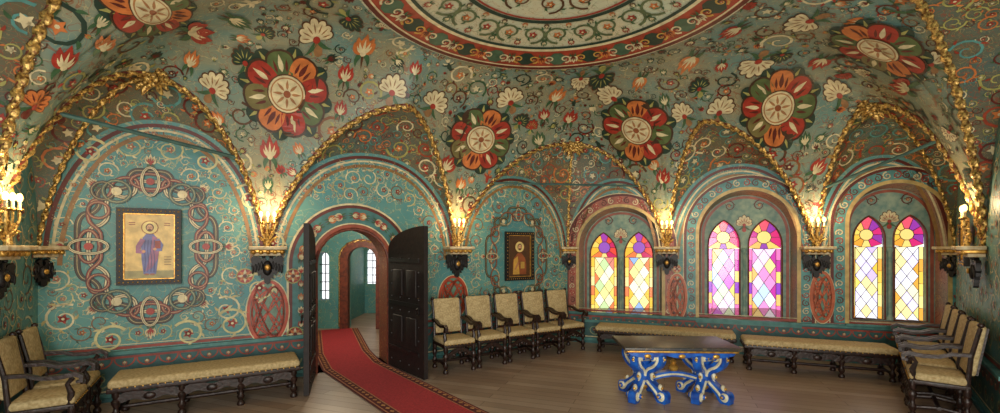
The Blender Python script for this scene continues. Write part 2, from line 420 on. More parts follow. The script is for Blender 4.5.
def bigflower(p,m,x,y,R,l=0,a0=0,cols=(RED,OR,(86,104,60),RED,(120,112,66),OR,RED,(86,104,60))):
    for k in range(8):
        a=a0+(k+.5)*pi/4; p.round_petal(m,x,y,a,R*1.14,R*.46,DG,l)
        p.petal(m,x+R*.6*math.cos(a),y+R*.6*math.sin(a),a,R*.5,R*.12,YG,l+1,n=5)
    for k in range(8):
        a=a0+k*pi/4; p.round_petal(m,x,y,a,R*1.04,R*.68,(70,48,32),l+2)
        p.round_petal(m,x,y,a,R*.99,R*.60,cols[k],l+3)
        p.petal(m,x+R*.52*math.cos(a),y+R*.52*math.sin(a),a,R*.40,R*.12,CR if cols[k]!=OR else DR,l+4,n=5)
        for d in(-.22,.22): p.petal(m,x+R*.52*math.cos(a+d),y+R*.52*math.sin(a+d),a+d*.6,R*.30,R*.07,DR,l+4,n=4)
    p.disc(m,x,y,R*.47,BR,l+5,24,3); p.disc(m,x,y,R*.44,CR,l+6,24,3)
    p.ring(m,x,y,R*.38,R*.03,(176,120,70),l+7,24)
    for k in range(8):
        a=k*pi/4; p.petal(m,x+R*.10*math.cos(a),y+R*.10*math.sin(a),a,R*.24,R*.07,(170,120,76),l+7,n=4)
    p.disc(m,x,y,R*.09,(150,84,50),l+8,10)
def surfmap(bvh,P,Nn,up=None,rot=0,base=.008,lim=.5,sx=1,sy=1):
    Nn=Nn.normalized()
    up=up or Vector((0,0,1))
    if abs(Nn.dot(up))>.95: up=Vector((0,1,0))
    t1=up.cross(Nn).normalized(); t2=Nn.cross(t1).normalized()
    if rot:
        c,s_=math.cos(rot),math.sin(rot); t1,t2=t1*c+t2*s_,t2*c-t1*s_
    def m(a,b,l=0):
        q=P+t1*a*sx+t2*b*sy+Nn*lim
        h,nn,i,d=bvh.ray_cast(q,-Nn,lim*2)
        if h is None: return None
        return h+Nn*(base+.003*l)
    m.fr=(t1,t2); return m
def towards(bvh,x,y):
    o=Vector((0,0,EYE)); d=Vector(((x-500)/F,1,-(y-HY)/F)).normalized()
    h,nn,i,dist=bvh.ray_cast(o,d)
    if h is None: return None
    if nn.dot(d)>0: nn=-nn
    return h,nn,h.y
def ovalfit(P,fr,rpx):
    out=[]
    for t in fr:
        e=.2; q=P+t*e; r=P-t*e
        d=math.hypot(q.x/q.y-r.x/r.y,(q.z-EYE)/q.y-(r.z-EYE)/r.y)*F/(2*e)
        out.append(rpx/d)
    g=math.sqrt(out[0]*out[1]); return [min(max(o,g*.62),g*1.6) for o in out]
def sample(vs,fs,cnt,rnd,ymin=1.0):
    ar=[];ce=[]
    for q in fs:
        a,b,c,d=[vs[i] for i in q]; A=((c-a).cross(d-b)); ar.append(A.length/2); ce.append((q,A))
    idx=rnd.choices(range(len(fs)),weights=ar,k=cnt); out=[]
    for i in idx:
        q,A=ce[i]; a,b,c,d=[vs[j] for j in q]; u,w=rnd.random(),rnd.random()
        p=(a*(1-u)+b*u)*(1-w)+(d*(1-u)+c*u)*w
        if p.y<ymin: continue
        nn=A.normalized() if A.length>1e-9 else Vector((0,0,-1))
        if nn.dot(Vector((CEN.x,CEN.y,1.5))-p)<0: nn=-nn
        out.append((p,nn))
    return out
VP=Painter(); taken=[]
rnd=random.Random(3)
for (x,y,r) in ((287,93,42),(480,139,31),(637,129,32),(778,106,37),(880,46,42),(150,8,38),(30,40,32)):
    h=towards(bv_v,x,y)
    if not h: continue
    P,Nn,d=h; m0=surfmap(bv_v,P,Nn); a,b=ovalfit(P,m0.fr,r); m=surfmap(bv_v,P,Nn,base=.014,sx=a,sy=b); bigflower(VP,m,0,0,1.0,6,rnd.random()); taken.append((P,max(a,b)*.97))
for (x,y,r,c) in ((212,85,22,CR),(318,33,24,CR),(392,88,20,CR),(433,102,18,CR),(512,98,18,CR),(556,96,15,OR),(612,94,18,CR),(720,108,19,CR),(755,64,22,CR),(806,22,23,CR),(838,90,19,CR),(684,112,16,CR),
    (270,152,20,RED),(365,48,21,OR),(245,58,18,DG),(445,165,16,RED),(600,78,17,DG),(570,118,13,RED),(662,178,14,RED),(815,168,16,RED),(655,165,12,OR),(690,60,18,OR),(820,60,18,RED),(905,85,19,RED),(930,130,16,OR),(65,62,24,RED),(105,45,19,OR),(195,30,22,RED),(235,20,18,GR),(345,75,16,RED),(540,140,13,GR),(700,85,14,DG),(735,30,18,RED),(930,60,18,CR),(100,20,18,GR),(860,20,16,OR),(460,185,11,OR),(805,140,12,GR),(190,60,16,OR),(268,185,11,GR),(340,110,13,RED),(415,70,13,RED),(640,80,13,OR),(580,80,13,CR),(545,115,11,RED),(350,20,16,DG),(220,120,13,OR),(780,55,13,DG),(720,65,11,RED),(665,100,11,GR),(520,120,11,DG),(300,150,11,OR)):
    h=towards(bv_v,x,y)
    if not h: continue
    P,Nn,d=h; m0=surfmap(bv_v,P,Nn); a,b=ovalfit(P,m0.fr,r*.92)
    if any((P-q).length<rr*.75 for q,rr in taken): continue
    m=surfmap(bv_v,P,Nn,base=.012,sx=a,sy=b)
    (acanthus if c in(CR,DG) else tulip)(VP,m,0,-.25,1.0,pi/2+rnd.uniform(-.6,.6),c,{CR:(150,110,70),DG:YG}.get(c,CR),3); taken.append((P,max(a,b)*.75))
cols=[CR,BR,DR,DG,YG,(130,80,44),GR,BR,DG,BR]
for cnt,(ra,rb) in ((1300,(.15,.25)),(2600,(.085,.14)),(6500,(.04,.08))):
    for P,Nn in sample(vault_v,vault_f,cnt,rnd,.5):
        R=rnd.uniform(ra,rb)
        if any(abs(P.x-q.x)<.9 and (P-q).length<rr+R*.68 for q,rr in taken): continue
        m=surfmap(bv_v,P,Nn,rot=rnd.uniform(0,6.28),base=.008)
        k=rnd.random()
        if ra>.1 and k<.22: acanthus(VP,m,0,0,R*.8,0,rnd.choice((CR,DG,GR,OR,RED)),rnd.choice((BR,YG,DR)),0)
        elif ra>.1 and k<.36: bird(VP,m,0,0,R*.8,0,rnd.choice((CR,BR,RED,DG)),rnd.choice((CR,OR,BR,DR)),0)
        elif ra<.1 and k<.5: tulip(VP,m,0,0,R,0,rnd.choice((RED,OR,CR,DG,DR,GR)),rnd.choice((CR,YG,DR)),0)
        else: spiral(VP,m,0,0,R,0,rnd.choice((-1,1)),rnd.choice(cols),R*.17,leaf=rnd.choice((GR,DG,BR,RED,CR,YG)),fl=rnd.choice((RED,OR,CR,None,DR)),n=16)
        taken.append((P,R*.64))
def mm_(a,b,l=0):
    h,nn,i,d=bv_d.ray_cast(Vector((CEN.x+a,CEN.y+b,3)),Vector((0,0,1)))
    if h is None: return None
    return h-Vector((0,0,.01+.003*l))
VP.ring(mm_,0,0,2.03,.44,(160,62,40),0,96); VP.ring(mm_,0,0,2.24,.05,DR,2,96); VP.ring(mm_,0,0,1.81,.05,CR,2,96); VP.ring(mm_,0,0,1.76,.05,DG,2,96)
VP.ring(mm_,0,0,2.19,.025,CR,3,96)
VP.ring(mm_,0,0,1.18,.06,DG,2,72);VP.ring(mm_,0,0,1.12,.03,RED,2,72)
for k in range(26):
    a=2*pi*k/26; VP.ribbon(mm_,[(2.02*math.cos(a+t),2.02*math.sin(a+t)) for t in(-.075,-.025,.025,.075)],lambda t:.30*math.sin(pi*(.08+.84*t)),DG if k%2 else (70,100,76),2)
    for s_ in(-1,1): spiral(VP,mm_,2.02*math.cos(a+.06*s_),2.02*math.sin(a+.06*s_),.09,a,s_,GD if k%2 else CR,.028,leaf=None,fl=RED,l=4,n=14)
for k in range(26):
    a=2*pi*(k+.5)/26; tulip(VP,mm_,1.98*math.cos(a),1.98*math.sin(a),.13,a,CR if k%2 else OR,DR,5)
for k in range(26):
    a=2*pi*k/26; spiral(VP,mm_,1.46*math.cos(a),1.46*math.sin(a),.2,a,(-1)**k,(96,110,74),.04,leaf=GR,fl=RED if k%2 else OR,l=1,n=18)
for k in range(26):
    a=2*pi*(k+.5)/26; tulip(VP,mm_,1.62*math.cos(a),1.62*math.sin(a),.09,a,RED if k%2 else GR,CR,2); tulip(VP,mm_,1.28*math.cos(a),1.28*math.sin(a),.07,a+pi,OR if k%2 else BR,CR,2)
for k in range(12):
    a=2*pi*k/12; spiral(VP,mm_,.8*math.cos(a),.8*math.sin(a),.2,a,(-1)**k,BR,.03,leaf=GR,fl=OR,l=1,n=18)
bigflower(VP,mm_,0,0,.5,3)
VP.done('vault_painting',ceiling)
LP=Painter(); tk=[]
for cnt,(ra,rb) in ((900,(.14,.22)),(2500,(.07,.12)),(3000,(.04,.06))):
    for P,Nn in sample(wv,wf,cnt,rnd,2.0):
        R=rnd.uniform(ra,rb)
        if any((P-q).length<rr+R*.7 for q,rr in tk): continue
        m=surfmap(bv_w,P,Nn,rot=rnd.uniform(0,6.28),base=.008,lim=.15)
        spiral(LP,m,0,0,R,0,rnd.choice((-1,1)),rnd.choice((OR,(160,66,40),CR,YG,DR,TL)),R*.16,leaf=rnd.choice((GR,(150,56,36),OR,YG)),fl=rnd.choice((RED,OR,None,CR)),n=16)
        tk.append((P,R*.62))
LP.done('lunette_painting',ceiling)
# ---- wall painting
def arches_for(W,segs):
    def z(s_):
        for a,b,h in segs:
            if a<=s_<=b: return ZS+warch((s_-a)/(b-a),h)
        return ZS
    return z
zL=arches_for(WL,[(0,WL.s(267),1.75),(WL.s(267),WL.s(455),1.6),(WL.s(455),WL.L,1.45)])
zB=arches_for(WB,[(0,WB.s(667),1.45),(WB.s(667),WB.s(815),1.6),(WB.s(815),WB.L,1.6)])
def band_arch(p,m,s0,s1,z0,zt,w,col,l,off=0,n=28):
    c=(s0+s1)/2;r=(s1-s0)/2;zs=zt-r
    pts=[(c+(r+off)*1,z0)]+[(c+(r+off),z0+(zs-z0)*k/4) for k in range(1,4)]+[(c+(r+off)*math.cos(pi*k/n),zs+(r+off)*math.sin(pi*k/n)) for k in range(n+1)]+[(c-(r+off),z0+(zs-z0)*k/4) for k in (3,2,1)]+[(c-(r+off),z0)]
    p.ribbon(m,pts,w,col,l)
def knot(p,m,x,y,a,b,col,l=2):
    p.disc(m,x,y,a*1.1,(104,134,114),l-1,28,ry=b*1.1)
    for (fx,fz,ph) in ((3,2,pi/2),(2,3,pi/2),(3,4,0)):
        pts=[(x+a*math.sin(fx*t+ph)*.86,y+b*math.sin(fz*t)*.88) for t in [2*pi*k/90 for k in range(91)]]
        q=[]
        for X_,Y_ in pts:
            r=math.hypot((X_-x)/a,(Y_-y)/b)
            if r>.95: X_=x+(X_-x)*.95/r; Y_=y+(Y_-y)*.95/r
            q.append((X_,Y_))
        p.ribbon(m,q,.030,DR,l); p.ribbon(m,q,.021,col,l+1)
    p.ring(m,x,y,a*1.05,.045,col,l+2,36,ry=b*1.05); p.ring(m,x,y,a*1.17,.015,CR,l+1,36,ry=b*1.13)
def rosette(p,m,x,y,r,c1=RED,c2=OR,l=2):
    p.disc(m,x,y,r,c1,l,16)
    for k in range(8): p.petal(m,x,y,k*pi/4,r*.9,r*.4,c2 if k%2 else CR,l+1,n=4)
    p.disc(m,x,y,r*.25,DR,l+2,8); p.ring(m,x,y,r,r*.14,YG,l+2,18)
def fill(p,W,zf,excl,s0,s1,z0,mirror=None,R0_=(.10,.2),tries=900,seed=1,cols=(CR,(196,190,134),(200,186,142),(180,176,124),(120,84,54)),leafs=(YG,CR,(60,92,70),CR,(196,176,114)),fls=(RED,OR,PK,None,RED),tk=None,wk=.13):
    rn=random.Random(seed); tk=[] if tk is None else tk; m=W.map()
    for _ in range(tries):
        R=rn.uniform(*R0_); s_=rn.uniform(s0+R,s1-R); z_=rn.uniform(z0+R,3.7)
        if z_+R*.9>min(zf(s_),zf(max(s0,s_-R)),zf(min(s1,s_+R)))-.05: continue
        if any(a-R<s_<b+R and c-R<z_<d+R for a,b,c,d in excl): continue
        if any(math.hypot(s_-a,z_-b)<r+R*.8 for a,b,r in tk): continue
        if mirror and s_>mirror: continue
        dr=rn.choice((-1,1)); a0=rn.uniform(0,6.28); c=rn.choice(cols);lf=rn.choice(leafs);fl=rn.choice(fls)
        spiral(p,m,s_,z_,R,a0,dr,c,R*wk,leaf=lf,fl=fl,n=20); tk.append((s_,z_,R*.8))
        if mirror:
            s2=2*mirror-s_
            if s2<s1: spiral(p,m,s2,z_,R,pi-a0,-dr,c,R*wk,leaf=lf,fl=fl,n=20); tk.append((s2,z_,R*.8))
    return tk
def iconbox(x0,y0,x1,y1):
    a=WL.s(x0);b=WL.s(x1);xm=(x0+x1)/2; return a,b,WL.sz(xm,y1)[1],WL.sz(xm,y0)[1]
I1=iconbox(118,209,182,284); I2=iconbox(503,232,531,280)
p=Painter(); m=WL.map()
kn=[(WL.sz(268,312)),(WL.sz(453,297))]
ros=[WL.sz(293,276),WL.sz(295,334),WL.sz(245,276)]
doorbox=(ds0-.42,ds1+.42,0,dtop+.42)
STR=(74,66,50); RD2=(140,56,44); GN2=(70,104,84)
def strap(p,m,pts,wd,c,l):
    p.ribbon(m,pts,wd*1.4,(46,34,28),l); p.ribbon(m,pts,wd,c,l+1)
    p.ribbon(m,pts,wd*.18,(190,170,120) if c!=CR else BR,l+2)
def surround(p,m,I,k=1.0):
    cx=(I[0]+I[1])/2;cz=(I[2]+I[3])/2;w=(I[1]-I[0])/2;h=(I[3]-I[2])/2
    def arc(x_,z_,r,a0,a1,n=16,rz=None): return [(x_+r*math.cos(a0+(a1-a0)*t/n),z_+(rz or r)*math.sin(a0+(a1-a0)*t/n)) for t in range(n+1)]
    def smooth(P):
        Q=[]
        for i in range(len(P)-1):
            p0=P[max(i-1,0)];p1=P[i];p2=P[i+1];p3=P[min(i+2,len(P)-1)]
            for t in(0,.25,.5,.75): Q.append(tuple(.5*((2*p1[j])+(p2[j]-p0[j])*t+(2*p0[j]-5*p1[j]+4*p2[j]-p3[j])*t*t+(3*p1[j]-p0[j]-3*p2[j]+p3[j])*t**3) for j in(0,1)))
        return Q+[P[-1]]
    for ux,uz in ((1,1),(-1,1),(-1,-1),(1,-1)):
        U=lambda a,b:(cx+ux*w*a,cz+uz*h*b)
        strap(p,m,smooth([U(0,2.0),U(.45,2.0),U(.66,1.85),U(.66,1.6),U(.95,1.5),U(1.35,1.55),U(1.6,1.35),U(1.55,1.05),U(1.75,.85),U(2.0,.8),U(2.15,.55),U(2.15,0)]),.05*k,STR,1)
        strap(p,m,smooth([U(0,1.72),U(.40,1.70),U(.50,1.42),U(.78,1.28),U(1.15,1.32),U(1.33,1.12),U(1.3,.75),U(1.5,.55),U(1.78,.45),U(1.85,0)]),.042*k,CR,4)
        strap(p,m,smooth([U(0,1.48),U(.3,1.5),U(.45,1.75),U(.85,1.78),U(1.15,1.62),U(1.2,1.38),U(1.42,1.2),U(1.72,1.15),U(1.85,.9),U(1.8,.62),U(1.5,.35),U(1.5,0)]),.036*k,RD2,7)
        strap(p,m,arc(cx+ux*w*1.02,cz+uz*h*1.42,.15*k,0,2*pi),.034*k,GN2,10)
        strap(p,m,arc(cx+ux*w*1.55,cz+uz*h*.92,.11*k,0,2*pi),.03*k,RD2,10)
        strap(p,m,arc(cx+ux*w*1.42,cz+uz*h*1.42,.12*k,0,2*pi),.03*k,STR,10)
        p.disc(m,cx+ux*w*1.02,cz+uz*h*1.42,.06*k,CR,12,10); tulip(p,m,cx+ux*w*1.66,cz+uz*h*1.55,.11*k,math.atan2(uz,ux),CR,RED,3)
    for ux,uz in ((0,1),(0,-1),(1,0),(-1,0)):
        x_=cx+ux*w*1.82;z_=cz+uz*h*1.72
        strap(p,m,arc(x_,z_,(.22 if uz else .11)*k,0,2*pi,rz=(.11 if uz else .22)*k),.034*k,RD2,12)
        strap(p,m,arc(x_,z_,(.10 if uz else .2)*k,0,2*pi,rz=(.2 if uz else .10)*k),.03*k,CR,14)
        p.disc(m,x_,z_,.05*k,RED,16,10)
        tulip(p,m,x_+ux*.26*k,z_+uz*.26*k,.12*k,math.atan2(uz,ux),CR,RED,6)
surround(p,m,I1,.95); surround(p,m,I2,.62)
c1=(I1[0]+I1[1])/2; c2=(I2[0]+I2[1])/2
def iex(I,k,kz=None): 
    cx=(I[0]+I[1])/2;cz=(I[2]+I[3])/2;w=(I[1]-I[0])/2;h=(I[3]-I[2])/2
    return (cx-w*k,cx+w*k,cz-h*(kz or k),cz+h*(kz or k))
for (s_,z_),(a,b) in zip(kn,((.25,.44),(.26,.36))): knot(p,m,s_,z_,a,b,(184,74,46))
for s_,z_ in ros: rosette(p,m,s_,z_,.11)
ex=[iex(I1,2.2,.9),iex(I1,1.6,1.6),iex(I1,.8,2.05),iex(I2,2.2,.9),iex(I2,1.6,1.6),iex(I2,.8,2.05),doorbox]+[(s_-.3,s_+.3,z_-.5,z_+.5) for s_,z_ in kn]+[(s_-.11,s_+.11,z_-.11,z_+.11) for s_,z_ in ros]
sd=WL.s(267)
tkk=[]
for sg in(-1,1):
    for k,(dx,dz,R,tr) in enumerate(((.42,-1.22,.19,1.5),(.95,-1.12,.22,1.5),(1.30,-.62,.24,1.5),(1.48,0.05,.19,1.4),(1.18,.72,.22,1.4),(.62,1.22,.18,1.4))):
        cz=(I1[2]+I1[3])/2
        if c1+sg*dx-R<.03: continue
        spiral(p,m,c1+sg*dx,cz+dz,R,pi/2+sg*.9,-sg,(208,198,140),.03,turns=tr,leaf=(200,190,140),fl=RED,l=3,n=30); tkk.append((c1+sg*dx,cz+dz,R*.85))
tkk=fill(p,WL,zL,ex,0.02,sd+.05,.74,mirror=c1,R0_=(.10,.2),tries=3000,seed=5,tk=tkk)
fill(p,WL,zL,ex,0.02,sd+.4,.74,None,R0_=(.04,.09),tries=8000,seed=6,tk=tkk)
t2=fill(p,WL,zL,ex,sd,WL.L,.74,None,R0_=(.10,.17),tries=3000,seed=8)
fill(p,WL,zL,ex,sd,WL.L,.74,None,R0_=(.04,.09),tries=8000,seed=9,tk=t2)
for off,w,c,l in ((.04,.09,(150,70,44),2),(.09,.02,CR,3),(.22,.26,(68,122,120),1),(.37,.05,DR,2),(.41,.03,CR,2)):
    band_arch(p,m,ds0,ds1,.64 if off>.1 else .02,dtop,w,c,l,off)
c=(ds0+ds1)/2;r=(ds1-ds0)/2;zs=dtop-r
for k in range(13):
    a=pi*(k+.5)/13-.0; rr=r+.22; tulip(p,m,c+rr*math.cos(a),zs+rr*math.sin(a),.12,a+(pi/2)*(1 if k%2 else -1),(RED,CR,OR)[k%3],CR if k%3!=1 else RED,4)
for sg in(-1,1):
    for k in range(6):
        tulip(p,m,c+sg*(r+.22),.78+k*.21,.09,pi/2,(RED,CR,OR)[k%3],CR if k%3!=1 else RED,4)
def archlines(p,W,segs):
    m=W.map()
    for a,b,h in segs:
        for inset,w,c in ((.07,.05,DR),(.13,.03,CR),(.2,.05,(150,110,60))):
            pts=[]
            for k in range(41):
                t=.5-.5*math.cos(pi*k/40); pts.append((a+inset+(b-a-2*inset)*t,ZS+warch(t,h)-inset*1.1))
            p.ribbon(m,pts,w,c,1)
archlines(p,WL,[(0.0,sd,1.75),(sd,WL.s(455),1.6),(WL.s(455),WL.L,1.45)])
def dado(p,W,s0,s1):
    m=W.map(.034); mw=W.map()
    p.rect(m,s0,s1,.06,.60,(54,98,98),0)
    p.rect(mw,s0,s1,.66,.70,(150,62,48),1); p.rect(mw,s0,s1,.715,.725,CR,1)
    p.rect(m,s0,s1,.545,.575,(150,62,48),1); p.rect(m,s0,s1,.12,.14,CR,1)
    n_=int((s1-s0)/.22)
    for k in range(n_):
        x=s0+(k+.5)*(s1-s0)/n_; w_=(s1-s0)/n_*.46
        p.ribbon(m,[(x+w_*math.cos(pi*t/8),.545-.11*math.sin(pi*t/8)) for t in range(9)],.018,(160,68,50),1)
        tulip(p,m,x,.50,.05,-pi/2,(180,84,58),CR,1)
    n_=int((s1-s0)/.34); 
    for k in range(n_):
        x=s0+(k+.5)*(s1-s0)/n_
        spiral(p,m,x,.28,.12,0 if k%2 else pi,(-1)**k,(150,158,120),.02,leaf=(110,130,94),fl=(140,62,48),l=1,n=14)
dado(p,WL,0.02,ds0-.14); dado(p,WL,ds1+.14,WL.L-.04)
p.done('wall_left_painting',wall_left)
p=Painter(); m=WB.map()
ex=[(a-.3,b+.3,0,t+.3) for a,b,z0,t in wins]
kn=[WB.sz(677,297),WB.sz(822,297)]
for s_,z_ in kn: knot(p,m,s_,z_,.16,.42,(196,98,58)); 
for i,(a,b,z0,t) in enumerate(wins):
    for off,w,c,l in ((.03,.06,(200,172,108),2),(.14,.17,(88,150,148) if i else (170,98,78),1),(.25,.05,DR,2),(.28,.02,CR,2)):
        band_arch(p,m,a,b,z0,t,w,c,l,off)
    c=(a+b)/2;r=(b-a)/2;zs=t-r
    for k in range(19):
        an=pi*(k+.5)/19; rr=r+.14; spiral(p,m,c+rr*math.cos(an),zs+rr*math.sin(an),.07,an,(-1)**k,(RED,CR,DR)[k%3],.02,leaf=(CR,RED,GR)[k%3],l=3,n=12)
    for sg in(-1,1):
        for k in range(int((zs-z0)/.15)): spiral(p,m,c+sg*(r+.14),z0+.1+k*.15,.065,k,sg,(RED,CR,DR)[k%3],.018,leaf=(CR,RED,GR)[k%3],l=3,n=12)
for s_,z_ in kn:
    for dz in(-.58,.56):
        if z_+dz>.78: rosette(p,m,s_,z_+dz,.08,OR,RED,6)
ex+=[(s_-.2,s_+.2,z_-.46,z_+.46) for s_,z_ in kn]
tb=fill(p,WB,zB,ex,0.02,WB.L-.02,.75,None,R0_=(.09,.15),tries=4000,seed=11)
fill(p,WB,zB,ex,0.02,WB.L-.02,.75,None,R0_=(.035,.08),tries=9000,seed=12,tk=tb)
archlines(p,WB,[(0,WB.s(667),1.45),(WB.s(667),WB.s(815),1.6),(WB.s(815),WB.L,1.6)])
dado(p,WB,0.04,WB.L-.04)
p.done('wall_back_painting',wall_back)
p=Painter()
fill(p,WR,lambda s_:3.3,[],0.02,WR.L,.75,None,tries=2500,seed=21); dado(p,WR,.04,WR.L); p.done('wall_right_painting',wall_right)
p=Painter(); fill(p,WNL,lambda s_:3.1,[],0.02,WNL.L,.75,None,tries=1500,seed=22); dado(p,WNL,.04,WNL.L); p.done('wall_near_left_painting',wall_near_left)
def trim(name,W,s0,s1):
    b=MB()
    def bx(a,c,z0,z1,o0,o1,mi):
        v=[W.P(x,z,o) for z in(z0,z1) for o in(o0,o1) for x in(a,c)]
        b.add(v,[(0,2,3,1),(4,5,7,6),(0,1,5,4),(2,6,7,3),(0,4,6,2),(1,3,7,5)],mi)
    bx(s0,s1,0,.60,0,.03,0); bx(s0,s1,.60,.645,0,.07,1); bx(s0,s1,0,.05,0,.08,0); bx(s0,s1,.05,.10,0,.05,1)
    b.done(name,[M_teal,M_teal2],None,False)
trim('baseboard_left',WL,.02,ds0-.12); trim('baseboard_left_far',WL,ds1+.12,WL.L-.03)
trim('baseboard_back',WB,.03,WB.L-.03); trim('baseboard_right',WR,.03,WR.L); trim('baseboard_near_left',WNL,.03,WNL.L)
# ------------------------------------------------------------ windows
for i,(a,b,z0,zt) in enumerate(wins):
    e=empty('window_%d'%(i+1)); OFF=-.30
    c=(a+b)/2;hw=(b-a)/2; a2=c-hw*.94;b2=c+hw*.94; z02=z0+.04; zt2=zt-hw*.06-.02
    o1=arch_out(a,b,z0,zt); o2=arch_out(a2,b2,z02,zt2)
    loft('reveal',WB,o1,0,o2,OFF-.02,M_reveal,e)
    W_=b-a; lw=W_*.345; g=W_*.045; top=zt-(zt-z0)*.22; bot=z0+.06
    Ls=[(c-g-lw,c-g),(c+g,c+g+lw)]
    panel('stone_tracery',WB,arch_out(a2-.05,b2+.05,z02-.05,zt2+.05),[arch_out(x0,x1,bot,top,pointed=True) for x0,x1 in Ls],OFF,.10,M_mull,e)
    mb=MB()
    for x0,x1 in Ls:
        o=arch_out(x0,x1,bot,top,pointed=True); mb.tube([WB.P(x,z_,OFF+.01) for x,z_ in o]+[WB.P(o[0][0],o[0][1],OFF+.01)],.015,0,6)
    q=WB.P(c,bot,OFF+.03); mb.lathe([(.05,0),(.05,.05),(.028,.08),(.028,top-bot-.65),(.05,top-bot-.62),(.05,top-bot-.57),(.03,top-bot-.55)],q,1,10)
    mb.done('mouldings',[M_redwood,M_mull],e)
    pp=Painter(); mp_=WB.map(OFF+.004)
    acanthus(pp,mp_,c,top-.10,.18,pi/2,CR,RED,1)
    band_arch(pp,mp_,a2,b2,z02,zt2,.05,(150,80,60),1,-.04)
    for sg in(-1,1):
        spiral(pp,mp_,c+sg*.26,zt2-.2,.10,pi/2,sg,DR,.02,leaf=GR,fl=OR,l=1,n=14)
    pp.done('spandrel_painting',e)
    rn=random.Random(40+i); gv=[];gf=[];gc=[]; cam_=Painter(); mc=WB.map(OFF-.115)
    def pane(pts,col):
        bb=len(gv); gv.extend([WB.P(x_,y_,OFF-.12) for x_,y_ in pts]); gf.append(tuple(range(bb,bb+len(pts)))); gc.append(col)
        cam_.ribbon(mc,list(pts)+[pts[0]],.011,(56,44,38),0)
    BORD=(((250,214,110),(246,190,70),(236,130,80),(250,224,150)),((200,60,160),(244,120,180),(246,190,110),(150,70,190),(250,214,120)),((250,220,110),(248,200,80),(240,170,70),(250,226,140)))[i]
    INN=(((252,244,190),(250,234,150),(232,140,120),(150,180,224),(255,246,210),(200,224,160)),((250,214,240),(240,150,206),(248,240,250),(210,120,214),(252,222,150),(200,220,246),(226,240,200)),((250,244,250),(234,220,250),(250,240,200),(214,190,244),(252,228,160),(240,236,250)))[i]
    HEAD=((200,50,110),(226,80,70),(160,70,180),(250,190,80)) if i==0 else ((214,50,130),(150,60,180),(230,90,120),(250,200,110))
    for x0,x1 in Ls:
        bw=(x1-x0)*.14; hz=bot+(top-bot)*.70
        for k in range(6):
            za=bot+(hz-bot)*k/6; zb=bot+(hz-bot)*(k+1)/6
            pane([(x0,za),(x0+bw,za),(x0+bw,zb),(x0,zb)],BORD[(k+i)%len(BORD)]); pane([(x1-bw,za),(x1,za),(x1,zb),(x1-bw,zb)],BORD[(k+i)%len(BORD)])
        X0=x0+bw;X1=x1-bw; w=X1-X0; h=hz-bot; nx=2; nz=max(3,round(h/(w/2*1.55))); dw=w/nx; dh=h/nz
        for I in range(0,2*nx+1):
            for J in range(0,2*nz+1):
                if (I+J)%2==0: continue
                cx=X0+I*dw/2; cz=bot+J*dh/2
                pts=[(cx-dw/2,cz),(cx,cz-dh/2),(cx+dw/2,cz),(cx,cz+dh/2)]
                pts=[(min(X1,max(X0,x_)),min(hz,max(bot,y_))) for x_,y_ in pts]
                col=rn.choice(INN) if 0<I<2*nx else (rn.choice(BORD) if rn.random()<.5 else rn.choice(INN))
                pane(pts,col)
        hcx=(x0+x1)/2; hcz=hz+(top-hz)*.40; rr=(x1-x0)*.22
        pane([(hcx+rr*math.cos(2*pi*k/14),hcz+rr*math.sin(2*pi*k/14)) for k in range(14)],(250,220,140) if i else (150,90,200))
        for k in range(10):
            a_=2*pi*k/10;b_=2*pi*(k+1)/10
            def ext(an):
                dx,dz=math.cos(an),math.sin(an); t=min([v_ for v_ in (((x1-hcx)/dx) if dx>1e-6 else 9,((x0-hcx)/dx) if dx<-1e-6 else 9,((top-hcz)/dz) if dz>1e-6 else 9,((hz-hcz)/dz) if dz<-1e-6 else 9)]); return (hcx+dx*t,hcz+dz*t)
            pane([(hcx+rr*math.cos(a_),hcz+rr*math.sin(a_)),ext(a_),ext(b_),(hcx+rr*math.cos(b_),hcz+rr*math.sin(b_))],(HEAD+BORD)[k%len(HEAD+BORD)])
        bb=len(gv); gv.extend([WB.P(x_,y_,OFF-.125) for x_,y_ in rect(x0,x1,hz,top)]); gf.append((bb,bb+1,bb+2,bb+3)); gc.append((252,240,220))
    me=bpy.data.meshes.new('stained_glass'); me.from_pydata([tuple(q) for q in gv],[],gf)
    at=me.color_attributes.new('Col','FLOAT_COLOR','CORNER'); buf=[]
    for ff,cc in zip(gf,gc): buf+=list(lin(cc))*len(ff)
    at.data.foreach_set('color',buf); me.materials.append(M_glass); link(bpy.data.objects.new('stained_glass',me),e)
    cam_.done('lead_cames',e)
    mb=MB(); v=[WB.P(x_,z_,o_) for z_ in(z0-.05,z0+.005) for o_ in(OFF,.07) for x_ in(a-.06,b+.06)]
    mb.add(v,[(0,2,3,1),(4,5,7,6),(0,1,5,4),(2,6,7,3),(0,4,6,2),(1,3,7,5)],0); mb.done('sill',[M_teal2],e,False)
